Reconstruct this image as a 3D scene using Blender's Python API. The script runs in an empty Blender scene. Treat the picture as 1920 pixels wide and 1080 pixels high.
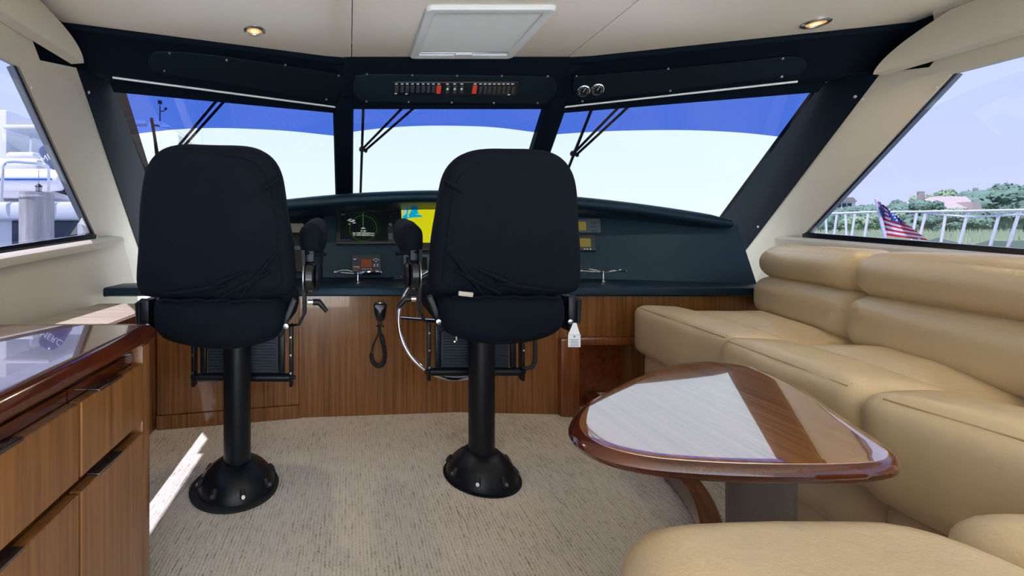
import bpy, bmesh, math, random
from mathutils import Vector, Matrix, noise
random.seed(7)
PI = math.pi
scene = bpy.context.scene
COL = scene.collection

# ------------------------------------------------------------------ camera
FPX, CX, CY, EYE = 820.0, 656.0, 435.0, 1.02
cam_d = bpy.data.cameras.new('camera')
cam = bpy.data.objects.new('camera', cam_d)
COL.objects.link(cam)
cam.location = (0, 0, EYE)
cam.rotation_euler = (PI / 2, 0, 0)
cam_d.sensor_width = 36.0
cam_d.lens = FPX / 1920 * 36
cam_d.shift_x = (960 - CX) / 1920
cam_d.shift_y = (CY - 540) / 1920
cam_d.clip_start = 0.01
cam_d.clip_end = 2000
scene.camera = cam

# ------------------------------------------------------------------ world, sun, exposure
SKY = 2.0
SUN = 14.0
scene.view_settings.view_transform = 'Standard'
scene.view_settings.look = 'None'
scene.view_settings.gamma = 1.0
scene.view_settings.use_curve_mapping = False
scene.view_settings.exposure = 1.0
world = bpy.data.worlds.new('sky')
scene.world = world
world.use_nodes = True
wn = world.node_tree
wn.nodes.clear()
w_out = wn.nodes.new('ShaderNodeOutputWorld')
w_bg = wn.nodes.new('ShaderNodeBackground')
w_tc = wn.nodes.new('ShaderNodeTexCoord')
w_sep = wn.nodes.new('ShaderNodeSeparateXYZ')
w_map = wn.nodes.new('ShaderNodeMapRange')
w_ramp = wn.nodes.new('ShaderNodeValToRGB')
w_map.inputs['From Min'].default_value = -1
w_map.inputs['From Max'].default_value = 1
er = w_ramp.color_ramp.elements
er[0].position = 0.0; er[0].color = (0.30, 0.36, 0.42, 1)
er[1].position = 1.0; er[1].color = (0.42, 0.62, 1.0, 1)
e = er.new(0.47); e.color = (0.55, 0.62, 0.68, 1)
e = er.new(0.50); e.color = (0.88, 0.95, 1.0, 1)
e = er.new(0.62); e.color = (0.74, 0.87, 1.0, 1)
w_bg.inputs['Strength'].default_value = SKY
wn.links.new(w_tc.outputs['Generated'], w_sep.inputs[0])
wn.links.new(w_sep.outputs['Z'], w_map.inputs['Value'])
wn.links.new(w_map.outputs[0], w_ramp.inputs['Fac'])
wn.links.new(w_ramp.outputs['Color'], w_bg.inputs['Color'])
wn.links.new(w_bg.outputs[0], w_out.inputs['Surface'])

sun_d = bpy.data.lights.new('sun', 'SUN')
sun_d.energy = SUN
sun_d.angle = 0.009
sun_d.color = (1.0, 0.95, 0.88)
sun = bpy.data.objects.new('sun', sun_d)
COL.objects.link(sun)
sun.location = (-3, -3, 12)
sun.rotation_euler = Vector((0.365, 0.30, -1.0)).to_track_quat('-Z', 'Y').to_euler()

# ------------------------------------------------------------------ projection helpers (a pixel + a real depth or plane)
def at(px, py, D):
    return Vector(((px - CX) / FPX * D, D, EYE - (py - CY) / FPX * D))
def at_z(px, py, z):
    return at(px, py, (EYE - z) * FPX / (py - CY))
def on_plane(px, py, p0, n):
    d = at(px, py, 1.0) - Vector((0, 0, EYE))
    o = Vector((0, 0, EYE))
    return o + d * ((Vector(p0) - o).dot(n) / d.dot(n))

# ------------------------------------------------------------------ materials
def hexlin(r, g, b):
    f = lambda c: (c / 255 / 12.92) if c / 255 <= 0.04045 else ((c / 255 + 0.055) / 1.055) ** 2.4
    return (f(r), f(g), f(b), 1)

def new_mat(name):
    m = bpy.data.materials.new(name)
    m.use_nodes = True
    nt = m.node_tree
    return m, nt, nt.nodes['Principled BSDF']

def coords(nt, scale=(1, 1, 1), rot=(0, 0, 0)):
    tc = nt.nodes.new('ShaderNodeTexCoord')
    mp = nt.nodes.new('ShaderNodeMapping')
    mp.inputs['Scale'].default_value = scale
    mp.inputs['Rotation'].default_value = rot
    nt.links.new(tc.outputs['Object'], mp.inputs['Vector'])
    return mp.outputs['Vector']

def pm(name, col, rough=0.5, metal=0.0, coat=0.0, spec=0.5, bump=None, var=None, sheen=0.0, coat_ior=1.5, ior=1.5, stint=None):
    m, nt, b = new_mat(name)
    b.inputs['Base Color'].default_value = col
    b.inputs['Roughness'].default_value = rough
    b.inputs['Metallic'].default_value = metal
    b.inputs['Coat Weight'].default_value = coat
    b.inputs['Coat Roughness'].default_value = 0.02
    b.inputs['Coat IOR'].default_value = coat_ior
    b.inputs['Specular IOR Level'].default_value = spec
    b.inputs['Sheen Weight'].default_value = sheen
    b.inputs['IOR'].default_value = ior
    if stint: b.inputs['Specular Tint'].default_value = stint
    v = None
    if var:
        v = coords(nt)
        n = nt.nodes.new('ShaderNodeTexNoise')
        n.inputs['Scale'].default_value = var[0]
        n.inputs['Detail'].default_value = 4
        r = nt.nodes.new('ShaderNodeValToRGB')
        k = var[1]
        r.color_ramp.elements[0].position = 0.3
        r.color_ramp.elements[1].position = 0.7
        r.color_ramp.elements[0].color = (col[0] * (1 - k), col[1] * (1 - k), col[2] * (1 - k), 1)
        r.color_ramp.elements[1].color = (min(1, col[0] * (1 + k)), min(1, col[1] * (1 + k)), min(1, col[2] * (1 + k)), 1)
        nt.links.new(v, n.inputs['Vector'])
        nt.links.new(n.outputs['Fac'], r.inputs['Fac'])
        nt.links.new(r.outputs['Color'], b.inputs['Base Color'])
    if bump:
        v = coords(nt)
        prev = None
        for (sc, st) in bump:
            n = nt.nodes.new('ShaderNodeTexNoise')
            n.inputs['Scale'].default_value = sc
            n.inputs['Detail'].default_value = 3
            bp = nt.nodes.new('ShaderNodeBump')
            bp.inputs['Strength'].default_value = st
            bp.inputs['Distance'].default_value = 0.02
            nt.links.new(v, n.inputs['Vector'])
            nt.links.new(n.outputs['Fac'], bp.inputs['Height'])
            if prev: nt.links.new(prev, bp.inputs['Normal'])
            prev = bp.outputs['Normal']
        nt.links.new(prev, b.inputs['Normal'])
    return m

def wood(name, dark, light, scale, rot=(0, 0, 0), rough=0.25, coat=0.6, coat_ior=1.5):
    m, nt, b = new_mat(name)
    v = coords(nt, scale, rot)
    n = nt.nodes.new('ShaderNodeTexNoise')
    n.inputs['Scale'].default_value = 1.0
    n.inputs['Detail'].default_value = 6
    n.inputs['Roughness'].default_value = 0.65
    r = nt.nodes.new('ShaderNodeValToRGB')
    r.color_ramp.elements[0].position = 0.32
    r.color_ramp.elements[1].position = 0.68
    r.color_ramp.elements[0].color = dark
    r.color_ramp.elements[1].color = light
    nt.links.new(v, n.inputs['Vector'])
    nt.links.new(n.outputs['Fac'], r.inputs['Fac'])
    nt.links.new(r.outputs['Color'], b.inputs['Base Color'])
    b.inputs['Roughness'].default_value = rough
    b.inputs['Coat Weight'].default_value = coat
    b.inputs['Coat Roughness'].default_value = 0.015
    b.inputs['Coat IOR'].default_value = coat_ior
    return m

def emit(name, col, s):
    m, nt, b = new_mat(name)
    b.inputs['Base Color'].default_value = (0, 0, 0, 1)
    b.inputs['Emission Color'].default_value = col
    b.inputs['Specular IOR Level'].default_value = 0.08
    b.inputs['Roughness'].default_value = 0.3
    b.inputs['Emission Strength'].default_value = s * 0.55
    return m

def glass(name, tint, refl=1.0):
    m = bpy.data.materials.new(name)
    m.use_nodes = True
    nt = m.node_tree
    nt.nodes.clear()
    o = nt.nodes.new('ShaderNodeOutputMaterial')
    t = nt.nodes.new('ShaderNodeBsdfTransparent')
    t.inputs['Color'].default_value = tint
    g = nt.nodes.new('ShaderNodeBsdfGlossy')
    g.inputs['Roughness'].default_value = 0.0
    g.inputs['Color'].default_value = (refl, refl, refl, 1)
    lw = nt.nodes.new('ShaderNodeLayerWeight')
    lw.inputs['Blend'].default_value = 0.5
    pw = nt.nodes.new('ShaderNodeMath'); pw.operation = 'POWER'; pw.inputs[1].default_value = 5.0
    f = nt.nodes.new('ShaderNodeMath'); f.operation = 'MULTIPLY_ADD'; f.inputs[1].default_value = 0.90; f.inputs[2].default_value = 0.06
    nt.links.new(lw.outputs['Facing'], pw.inputs[0]); nt.links.new(pw.outputs[0], f.inputs[0])
    mx = nt.nodes.new('ShaderNodeMixShader')
    nt.links.new(f.outputs[0], mx.inputs[0])
    nt.links.new(t.outputs[0], mx.inputs[1])
    nt.links.new(g.outputs[0], mx.inputs[2])
    nt.links.new(mx.outputs[0], o.inputs['Surface'])
    return m

def carpet_mat():
    m, nt, b = new_mat('carpet')
    v = coords(nt, (95, 16, 1))
    n1 = nt.nodes.new('ShaderNodeTexNoise'); n1.inputs['Scale'].default_value = 1.0; n1.inputs['Detail'].default_value = 3
    v2 = coords(nt, (1, 1, 1))
    n2 = nt.nodes.new('ShaderNodeTexNoise'); n2.inputs['Scale'].default_value = 160; n2.inputs['Detail'].default_value = 2
    n3 = nt.nodes.new('ShaderNodeTexNoise'); n3.inputs['Scale'].default_value = 5; n3.inputs['Detail'].default_value = 3
    wv = nt.nodes.new('ShaderNodeTexWave'); wv.inputs['Scale'].default_value = 26; wv.inputs['Distortion'].default_value = 1.0
    wv.inputs['Detail Scale'].default_value = 4
    nt.links.new(v, n1.inputs['Vector'])
    for x in (n2, n3, wv): nt.links.new(v2, x.inputs['Vector'])
    a1 = nt.nodes.new('ShaderNodeMath'); a1.operation = 'MULTIPLY_ADD'; a1.inputs[1].default_value = 0.55
    a2 = nt.nodes.new('ShaderNodeMath'); a2.operation = 'MULTIPLY_ADD'; a2.inputs[1].default_value = 0.45
    a3 = nt.nodes.new('ShaderNodeMath'); a3.operation = 'MULTIPLY_ADD'; a3.inputs[1].default_value = 0.25; a3.inputs[2].default_value = -0.30
    a4 = nt.nodes.new('ShaderNodeMath'); a4.operation = 'MULTIPLY_ADD'; a4.inputs[1].default_value = 0.15
    nt.links.new(n3.outputs['Fac'], a3.inputs[0])
    nt.links.new(n2.outputs['Fac'], a2.inputs[0]); nt.links.new(a3.outputs[0], a2.inputs[2])
    nt.links.new(n1.outputs['Fac'], a1.inputs[0]); nt.links.new(a2.outputs[0], a1.inputs[2])
    nt.links.new(wv.outputs['Fac'], a4.inputs[0]); nt.links.new(a1.outputs[0], a4.inputs[2])
    r = nt.nodes.new('ShaderNodeValToRGB')
    r.color_ramp.elements[0].position = 0.17; r.color_ramp.elements[0].color = hexlin(150, 137, 122)
    r.color_ramp.elements[1].position = 0.62; r.color_ramp.elements[1].color = hexlin(232, 222, 206)
    el = r.color_ramp.elements.new(0.33); el.color = hexlin(213, 203, 187)
    nt.links.new(a4.outputs[0], r.inputs['Fac'])
    nt.links.new(r.outputs['Color'], b.inputs['Base Color'])
    bp = nt.nodes.new('ShaderNodeBump'); bp.inputs['Strength'].default_value = 0.8; bp.inputs['Distance'].default_value = 0.008
    nt.links.new(a4.outputs[0], bp.inputs['Height'])
    nt.links.new(bp.outputs['Normal'], b.inputs['Normal'])
    b.inputs['Roughness'].default_value = 0.95
    b.inputs['Specular IOR Level'].default_value = 0.1
    return m

M = {}
M['carpet'] = carpet_mat()
M['vinyl'] = pm('black_vinyl', (0.0026, 0.0055, 0.0105, 1), 0.72, spec=0.10, stint=(.6, .85, 1, 1), bump=[(350, 0.12)])
M['dash'] = pm('dash_vinyl', (0.0050, 0.0140, 0.0250, 1), 0.40, spec=0.42, stint=(.48, .78, 1, 1), bump=[(400, 0.10)])
M['panelblack'] = pm('panel_black', (0.0024, 0.0048, 0.0090, 1), 0.5, spec=0.20, stint=(.45, .8, 1, 1), bump=[(500, 0.06)])
M['fabric'] = pm('navy_black_fabric', (0.0030, 0.0055, 0.0105, 1), 0.85, spec=0.14, sheen=0.0, bump=[(900, 0.15), (7, 0.5)])
M['blackmetal'] = pm('black_metal', (0.0040, 0.0055, 0.0085, 1), 0.38, metal=0.0, spec=0.32)
M['blackgloss'] = pm('black_gloss', (0.008, 0.010, 0.013, 1), 0.15)
M['rubber'] = pm('rubber', (0.012, 0.013, 0.015, 1), 0.7)
M['ribpad'] = pm('ribbed_pad', (0.018, 0.030, 0.042, 1), 0.6)
M['beige'] = pm('beige_vinyl', hexlin(186, 178, 160), 0.55, bump=[(420, 0.05)], var=(3, 0.03))
M['ceiling'] = pm('ceiling_vinyl', hexlin(226, 217, 200), 0.27, bump=[(260, 0.05), (3.0, 0.10)])
M['leather'] = pm('tan_leather', hexlin(215, 191, 150), 0.34, spec=0.45, bump=[(260, 0.10), (9, 0.25)], var=(4, 0.05))
M['stitch'] = pm('stitching', hexlin(176, 150, 110), 0.7)
M['woodpanel'] = wood('teak_panel', hexlin(100, 60, 27), hexlin(150, 99, 52), (70, 70, 1.6))
M['woodpanel2'] = wood('teak_cabinet', hexlin(106, 66, 31), hexlin(156, 106, 60), (60, 60, 1.8), rough=0.3, coat=0.5)
M['woodtop'] = wood('teak_worktop', hexlin(96, 50, 20), hexlin(140, 86, 44), (1.5, 55, 55), rough=0.12, coat=1.0, coat_ior=2.4)
M['woodtable'] = wood('teak_table', hexlin(136, 82, 36), hexlin(186, 126, 66), (60, 1.6, 40), rot=(0, 0, math.radians(40)), rough=0.10, coat=1.0, coat_ior=4.2)
M['woodrim'] = wood('mahogany_rim', hexlin(64, 24, 8), hexlin(92, 37, 13), (8, 8, 8), rough=0.15, coat=0.6, coat_ior=1.5)
M['woodtrim'] = wood('mahogany_trim', hexlin(92, 38, 18), hexlin(124, 60, 30), (30, 6, 30), rough=0.25, coat=0.8)
M['woodpost'] = wood('teak_post', hexlin(96, 50, 24), hexlin(132, 76, 40), (50, 50, 2), rough=0.25, coat=0.7)
M['chrome'] = pm('chrome', (0.80, 0.82, 0.85, 1), 0.08, metal=1.0)
M['steel'] = pm('dull_steel', (0.45, 0.46, 0.48, 1), 0.3, metal=1.0)
M['bronze'] = pm('dark_pull', (0.22, 0.19, 0.18, 1), 0.22, metal=0.9)
M['grey'] = pm('grey_paint', hexlin(104, 95, 90), 0.5)
M['white'] = pm('white_plastic', (0.72, 0.74, 0.74, 1), 0.4)
M['gelcoat'] = pm('white_gelcoat', (0.78, 0.78, 0.76, 1), 0.3)
M['paper'] = pm('white_paper', (0.75, 0.76, 0.76, 1), 0.8)
M['ink'] = pm('grey_ink', (0.15, 0.16, 0.17, 1), 0.8)
M['red'] = pm('red_plastic', hexlin(205, 45, 25), 0.4)
M['legend'] = pm('legend_white', (0.6, 0.62, 0.62, 1), 0.6)
M['instr'] = pm('instrument_grey', hexlin(70, 82, 92), 0.45)
M['instr_dark'] = pm('instrument_dark', hexlin(26, 34, 42), 0.4)
M['button'] = pm('button_light', hexlin(170, 185, 195), 0.5)
M['stripe'] = wood('striped_fabric', hexlin(150, 136, 116), hexlin(182, 168, 146), (3, 60, 1), rough=0.9, coat=0.0)
M['glass_front'] = glass('windshield_glass', (0.27, 0.285, 0.285, 1))
M['glass_band'] = glass('blue_sun_band', (0.024, 0.050, 0.19, 1))
M['glass_side'] = glass('lavender_tinted_glass', (0.20, 0.20, 0.275, 1))
M['scr_dark'] = emit('screen_dark', (0.002, 0.004, 0.004, 1), 1.0)
M['scr_yellow'] = emit('screen_yellow', hexlin(226, 226, 20), 0.72)
M['scr_cyan'] = emit('screen_cyan', hexlin(0, 176, 222), 0.72)
M['scr_pale'] = emit('screen_pale', hexlin(176, 210, 200), 0.72)
M['scr_white'] = emit('screen_white', (0.8, 0.88, 0.82, 1), 0.8)
M['scr_green'] = emit('screen_green', hexlin(90, 170, 70), 0.7)
M['scr_ring'] = emit('screen_ring', hexlin(70, 90, 72), 0.30)
M['scr_orange'] = emit('screen_orange', hexlin(122, 62, 40), 0.55)
M['scr_amber'] = emit('screen_amber', hexlin(160, 146, 70), 0.4)
M['scr_blue'] = emit('screen_blue', hexlin(60, 90, 150), 0.5)
M['lampglow'] = emit('lamp_glow', (1.0, 0.50, 0.14, 1), 0.85)
M['lampcore'] = emit('lamp_core', (1.0, 0.80, 0.45, 1), 1.3)

# blind of the hatch lets a little light through
m, nt, b = new_mat('hatch_blind')
b.inputs['Base Color'].default_value = (0.80, 0.83, 0.83, 1)
b.inputs['Roughness'].default_value = 0.7
tr = nt.nodes.new('ShaderNodeBsdfTranslucent'); tr.inputs['Color'].default_value = (0.10, 0.105, 0.105, 1)
ad = nt.nodes.new('ShaderNodeAddShader')
nt.links.new(b.outputs[0], ad.inputs[0]); nt.links.new(tr.outputs[0], ad.inputs[1])
nt.links.new(ad.outputs[0], nt.nodes['Material Output'].inputs['Surface'])
M['blind'] = m

# ------------------------------------------------------------------ mesh builder
ROOT = {}
class B:
    def __init__(s): s.bm = bmesh.new()
    def face(s, pts):
        vs = [s.bm.verts.new(p) for p in pts]
        return s.bm.faces.new(vs)
    def grid(s, rows, closed_u=False, closed_v=False, caps=False):
        vr = [[s.bm.verts.new(p) for p in r] for r in rows]
        nr, nc = len(vr), len(vr[0])
        for i in range(nr if closed_u else nr - 1):
            for j in range(nc if closed_v else nc - 1):
                a, b_, c, d = vr[i][j], vr[i][(j + 1) % nc], vr[(i + 1) % nr][(j + 1) % nc], vr[(i + 1) % nr][j]
                s.bm.faces.new((a, b_, c, d))
        if caps:
            s.bm.faces.new(vr[0]); s.bm.faces.new(vr[-1][::-1])
        return s
    def box(s, c, size, rot=None, bev=0.0, seg=2):
        g = bmesh.ops.create_cube(s.bm, size=1.0)
        mat = Matrix.Translation(c) @ (rot.to_4x4() if rot else Matrix.Identity(4)) @ Matrix.Diagonal((*size, 1))
        bmesh.ops.transform(s.bm, matrix=mat, verts=g['verts'])
        if bev:
            es = {e for v in g['verts'] for e in v.link_edges}
            bmesh.ops.bevel(s.bm, geom=list(es), offset=bev, segments=seg, profile=0.5, affect='EDGES')
        return s
    def cyl(s, p0, p1, r, r2=None, seg=20):
        p0, p1 = Vector(p0), Vector(p1)
        r2 = r if r2 is None else r2
        ax = (p1 - p0).normalized()
        u = ax.orthogonal().normalized(); w = ax.cross(u)
        rows = [[p + (u * math.cos(2 * PI * k / seg) + w * math.sin(2 * PI * k / seg)) * rr for k in range(seg)] for p, rr in ((p0, r), (p1, r2))]
        s.grid(rows, closed_v=True, caps=True)
        return s
    def tube(s, pts, r, seg=8, closed=False):
        pts = [Vector(p) for p in pts]
        n = len(pts)
        rows = []
        u = None
        for i in range(n):
            a = pts[(i - 1) % n] if (closed or i > 0) else pts[i]
            c = pts[(i + 1) % n] if (closed or i < n - 1) else pts[i]
            t = (c - a).normalized()
            if u is None: u = t.orthogonal().normalized()
            u = (u - t * u.dot(t)).normalized()
            w = t.cross(u)
            rr = r[i] if isinstance(r, (list, tuple)) else r
            rows.append([pts[i] + (u * math.cos(2 * PI * k / seg) + w * math.sin(2 * PI * k / seg)) * rr for k in range(seg)])
        s.grid(rows, closed_u=closed, closed_v=True, caps=not closed)
        return s
    def lathe(s, c, prof, seg=40, axis=Vector((0, 0, 1))):
        c = Vector(c)
        u = axis.orthogonal().normalized(); w = axis.cross(u)
        rows = [[c + axis * z + (u * math.cos(2 * PI * k / seg) + w * math.sin(2 * PI * k / seg)) * r for k in range(seg)] for r, z in prof]
        s.grid(rows, closed_v=True, caps=True)
        return s
    def prism(s, pts, vec):
        pts = [Vector(p) for p in pts]; vec = Vector(vec)
        a = [s.bm.verts.new(p) for p in pts]; b_ = [s.bm.verts.new(p + vec) for p in pts]
        s.bm.faces.new(a); s.bm.faces.new(b_[::-1])
        n = len(pts)
        for i in range(n):
            s.bm.faces.new((a[i], b_[i], b_[(i + 1) % n], a[(i + 1) % n]))
        return s
    def rbox(s, size, r, mat, n=10, puff=(0, 0, 0), wob=0.0, seed=0):
        """rounded, softly puffed box; mat places it"""
        g = bmesh.ops.create_cube(s.bm, size=2.0)
        vs = g['verts']
        es = list({e for v in vs for e in v.link_edges})
        before = set(s.bm.verts) - set(vs)
        bmesh.ops.subdivide_edges(s.bm, edges=es, cuts=n, use_grid_fill=True)
        new = [v for v in s.bm.verts if v not in before]
        h = Vector(size) / 2
        for v in new:
            q = v.co.copy()
            # denser near the edges
            q = Vector([math.copysign(1 - (1 - abs(c)) ** 1.6, c) for c in q])
            full = Vector((q.x * h.x, q.y * h.y, q.z * h.z))
            inner = Vector([max(-(h[i] - r), min(h[i] - r, full[i])) for i in range(3)])
            d = full - inner
            if d.length > 1e-9: full = inner + d.normalized() * r if max(abs(q.x), abs(q.y), abs(q.z)) > 0.999 else full
            full.x += math.copysign(puff[0], q.x) * (1 - q.y ** 2) * (1 - q.z ** 2) * abs(q.x)
            full.y += math.copysign(puff[1], q.y) * (1 - q.x ** 2) * (1 - q.z ** 2) * abs(q.y)
            full.z += math.copysign(puff[2], q.z) * (1 - q.x ** 2) * (1 - q.y ** 2) * abs(q.z)
            if wob:
                full += noise.noise_vector(full * 7 + Vector((seed, seed * 2, 0))) * wob
            v.co = mat @ full
        return s
    def slab(s, outline, T, fr, er=None, puff=(0, 0), wob=0, seed=0, na=6):
        """closed plate with rounded rim from a 2D outline; fr=(origin,u,v,n)"""
        o, U, V, N = fr
        er = T / 2 if er is None else er
        cx = sum(p[0] for p in outline) / len(outline); cy = sum(p[1] for p in outline) / len(outline)
        R = sum(math.hypot(p[0] - cx, p[1] - cy) for p in outline) / len(outline)
        seq = []
        for k in (0.03, 0.3, 0.55, 0.78, 0.92):
            kk = k * (1 - er / R) if k > 0.5 else k
            seq.append((kk, T / 2 + puff[0] * (1 - k * k)))
        for a in range(na + 1):
            t = PI / 2 * a / na
            seq.append((1 - er * (1 - math.sin(t)) / R, T / 2 - er + er * math.cos(t)))
        for a in range(na + 1):
            t = PI / 2 * a / na
            if T / 2 - er < 1e-6 and a == 0: continue
            seq.append((1 - er * (1 - math.cos(t)) / R, -(T / 2 - er) - er * math.sin(t)))
        for k in (0.92, 0.78, 0.55, 0.3, 0.03):
            kk = k * (1 - er / R) if k > 0.5 else k
            seq.append((kk, -T / 2 - puff[1] * (1 - k * k)))
        rows = []
        for k, w in seq:
            row = []
            for p in outline:
                q = o + U * (cx + (p[0] - cx) * k) + V * (cy + (p[1] - cy) * k) + N * w
                if wob: q = q + noise.noise_vector(q * 6 + Vector((seed, 0, seed))) * wob
                row.append(q)
            rows.append(row)
        s.grid(rows, closed_v=True, caps=True)
        return s
    def sphere(s, c, r, scale=(1, 1, 1), sub=2):
        g = bmesh.ops.create_icosphere(s.bm, subdivisions=sub, radius=r)
        bmesh.ops.transform(s.bm, matrix=Matrix.Translation(c) @ Matrix.Diagonal((*scale, 1)), verts=g['verts'])
        return s
    def build(s, name, mat, parent=None, angle=40, base=None):
        bm = s.bm
        bmesh.ops.recalc_face_normals(bm, faces=bm.faces)
        off = Vector((0, 0, 0))
        if parent is not None:
            off = ROOT.get(parent.name, Vector((0, 0, 0)))
        else:
            xs = [v.co for v in bm.verts]
            lo = Vector([min(c[i] for c in xs) for i in range(3)]); hi = Vector([max(c[i] for c in xs) for i in range(3)])
            off = Vector(((lo.x + hi.x) / 2, (lo.y + hi.y) / 2, lo.z)) if base is None else Vector(base)
        bmesh.ops.translate(bm, vec=-off, verts=bm.verts)
        me = bpy.data.meshes.new(name)
        bm.to_mesh(me); bm.free()
        me.shade_smooth()
        me.set_sharp_from_angle(angle=math.radians(angle))
        me.materials.append(M[mat] if isinstance(mat, str) else mat)
        o = bpy.data.objects.new(name, me)
        COL.objects.link(o)
        if parent is not None: o.parent = parent
        else: o.location = off
        ROOT[o.name] = off
        return o

def tag(o, label=None, cat=None, group=None, kind=None):
    if label: o['label'] = label
    if cat: o['category'] = cat
    if group: o['group'] = group
    if kind: o['kind'] = kind
    return o
def thing(name, label, cat, loc, group=None, kind=None):
    o = bpy.data.objects.new(name, None)
    COL.objects.link(o)
    o.location = loc
    o.empty_display_size = 0.05
    ROOT[o.name] = Vector(loc)
    return tag(o, label, cat, group, kind)
def text(body, size, fr, mat, parent, name='lettering', align='CENTER', sx=1.0):
    o_, U, V, N = fr
    c = bpy.data.curves.new(name, 'FONT')
    c.body = body; c.size = size; c.align_x = align; c.align_y = 'CENTER'
    c.space_line = 0.9
    tmp = bpy.data.objects.new('tmp', c)
    COL.objects.link(tmp)
    me = bpy.data.meshes.new_from_object(tmp.evaluated_get(bpy.context.evaluated_depsgraph_get()))
    bpy.data.objects.remove(tmp)
    mt = Matrix((U, V, N)).transposed().to_4x4()
    mt.translation = o_ - ROOT.get(parent.name, Vector((0, 0, 0)))
    me.transform(mt @ Matrix.Diagonal((sx, 1, 1, 1)))
    me.materials.clear(); me.materials.append(M[mat])
    o = bpy.data.objects.new(name, me)
    COL.objects.link(o); o.parent = parent
    ROOT[o.name] = ROOT.get(parent.name, Vector((0, 0, 0)))
    return o
def rrect(w, h, r, n=5, cx=0, cy=0):
    out = []
    for (sx, sy, a0) in ((1, 1, 0), (-1, 1, 90), (-1, -1, 180), (1, -1, 270)):
        for k in range(n + 1):
            a = math.radians(a0 + 90 * k / n)
            out.append((cx + sx * (w / 2 - r) + r * math.cos(a), cy + sy * (h / 2 - r) + r * math.sin(a)))
    return out
def catmull(pts, n=6, closed=True):
    out = []
    m_ = len(pts)
    rng = range(m_ if closed else m_ - 1)
    for i in rng:
        g = lambda k: Vector(pts[(i + k) % m_]) if closed else Vector(pts[max(0, min(m_ - 1, i + k))])
        p0, p1, p2, p3 = g(-1), g(0), g(1), g(2)
        for k in range(n):
            t = k / n
            out.append(0.5 * ((2 * p1) + (p2 - p0) * t + (2 * p0 - 5 * p1 + 4 * p2 - p3) * t * t + (3 * p1 - p0 - 3 * p2 + p3) * t ** 3))
    if not closed: out.append(Vector(pts[-1]))
    return out
X, Y, Z = Vector((1, 0, 0)), Vector((0, 1, 0)), Vector((0, 0, 1))

# ================================================================== STRUCTURE
MID = 0.60            # boat centreline
AFT = -1.6
def wall_n(sg): return Vector((sg, 0, 0.2)).normalized()
def wall_p(sg): return Vector((MID + sg * 2.0, 0, 0.95))
def wx(sg, z): return MID + sg * (2.0 - 0.2 * (z - 0.95))
def W(px, py, sg): return on_plane(px, py, wall_p(sg), wall_n(sg))
def WD(sg, D, z): return Vector((wx(sg, z), D, z))
def out(sg, d=0.05): return Vector((sg * d, 0, 0))

# floor
b = B(); b.box((MID, (2.95 + AFT) / 2, -0.03), (4.3, 2.95 - AFT, 0.06))
tag(b.build('floor', 'carpet'), 'beige ribbed loop carpet on the cabin floor', kind='structure')

# raised dais under table and settee
PLAT = 0.08
edge = catmull([(1.40, 2.56), (1.37, 2.1), (1.29, 1.67), (1.155, 1.40), (0.98, 1.20), (0.75, 1.02), (0.45, 0.88), (0.2, 0.80), (0.2, -0.4)], 8, closed=False)
b = B(); b.prism([(p[0], p[1], 0.001) for p in edge] + [(2.55, -0.4, 0.001), (2.55, 2.56, 0.001)], (0, 0, PLAT))
plat = tag(b.build('floor_platform', 'carpet'), 'carpeted raised platform below the table and settee', kind='structure')
b = B()
rows = []
for i, p in enumerate(edge[:-9]):
    q = edge[i + 1]; a = edge[max(0, i - 1)]
    t = Vector((q[0] - a[0], q[1] - a[1], 0)).normalized(); nrm = Vector((t.y, -t.x, 0))
    if nrm.x > 0: nrm = -nrm
    base = Vector((p[0], p[1], 0))
    prof = [(0.028, 0.002), (0.033, 0.03), (0.034, 0.066), (0.027, 0.082), (0.010, 0.089), (-0.030, 0.089), (-0.036, 0.081)]
    rows.append([base + nrm * x_ + Z * z_ for x_, z_ in prof])
b.grid(rows)
tag(b.build('trim_1', 'woodtrim'), 'curved mahogany nosing along the raised platform', kind='structure')

# ceiling with three panels
def ceil_z(x): return 2.0 - 0.070 * max(0, (abs(x - MID) - 0.62)) / 1.25
b = B(); b.box((MID, 0.55, 2.09), (3.80, 4.5, 0.05))
ceil = tag(b.build('ceiling', 'ceiling'), 'pale beige padded headliner overhead', kind='structure')
for (x0, x1) in ((-1.29, 0.008), (0.012, 1.218), (1.222, 2.49)):
    b = B()
    n = 8
    top, bot = [], []
    for k in range(n + 1):
        x = x0 + (x1 - x0) * k / n
        bot.append((x, ceil_z(x)))
    for yy in (0,):
        pass
    lo = [[Vector((x, y_, z)) for (x, z) in bot] for y_ in (AFT, 0.0, 1.2, 2.0, 2.74)]
    b.grid(lo)
    g = bmesh.ops.extrude_face_region(b.bm, geom=list(b.bm.faces))
    bmesh.ops.translate(b.bm, vec=(0, 0, 0.05), verts=[v for v in g['geom'] if isinstance(v, bmesh.types.BMVert)])
    b.build('ceiling_panel', 'ceiling', ceil)

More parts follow.
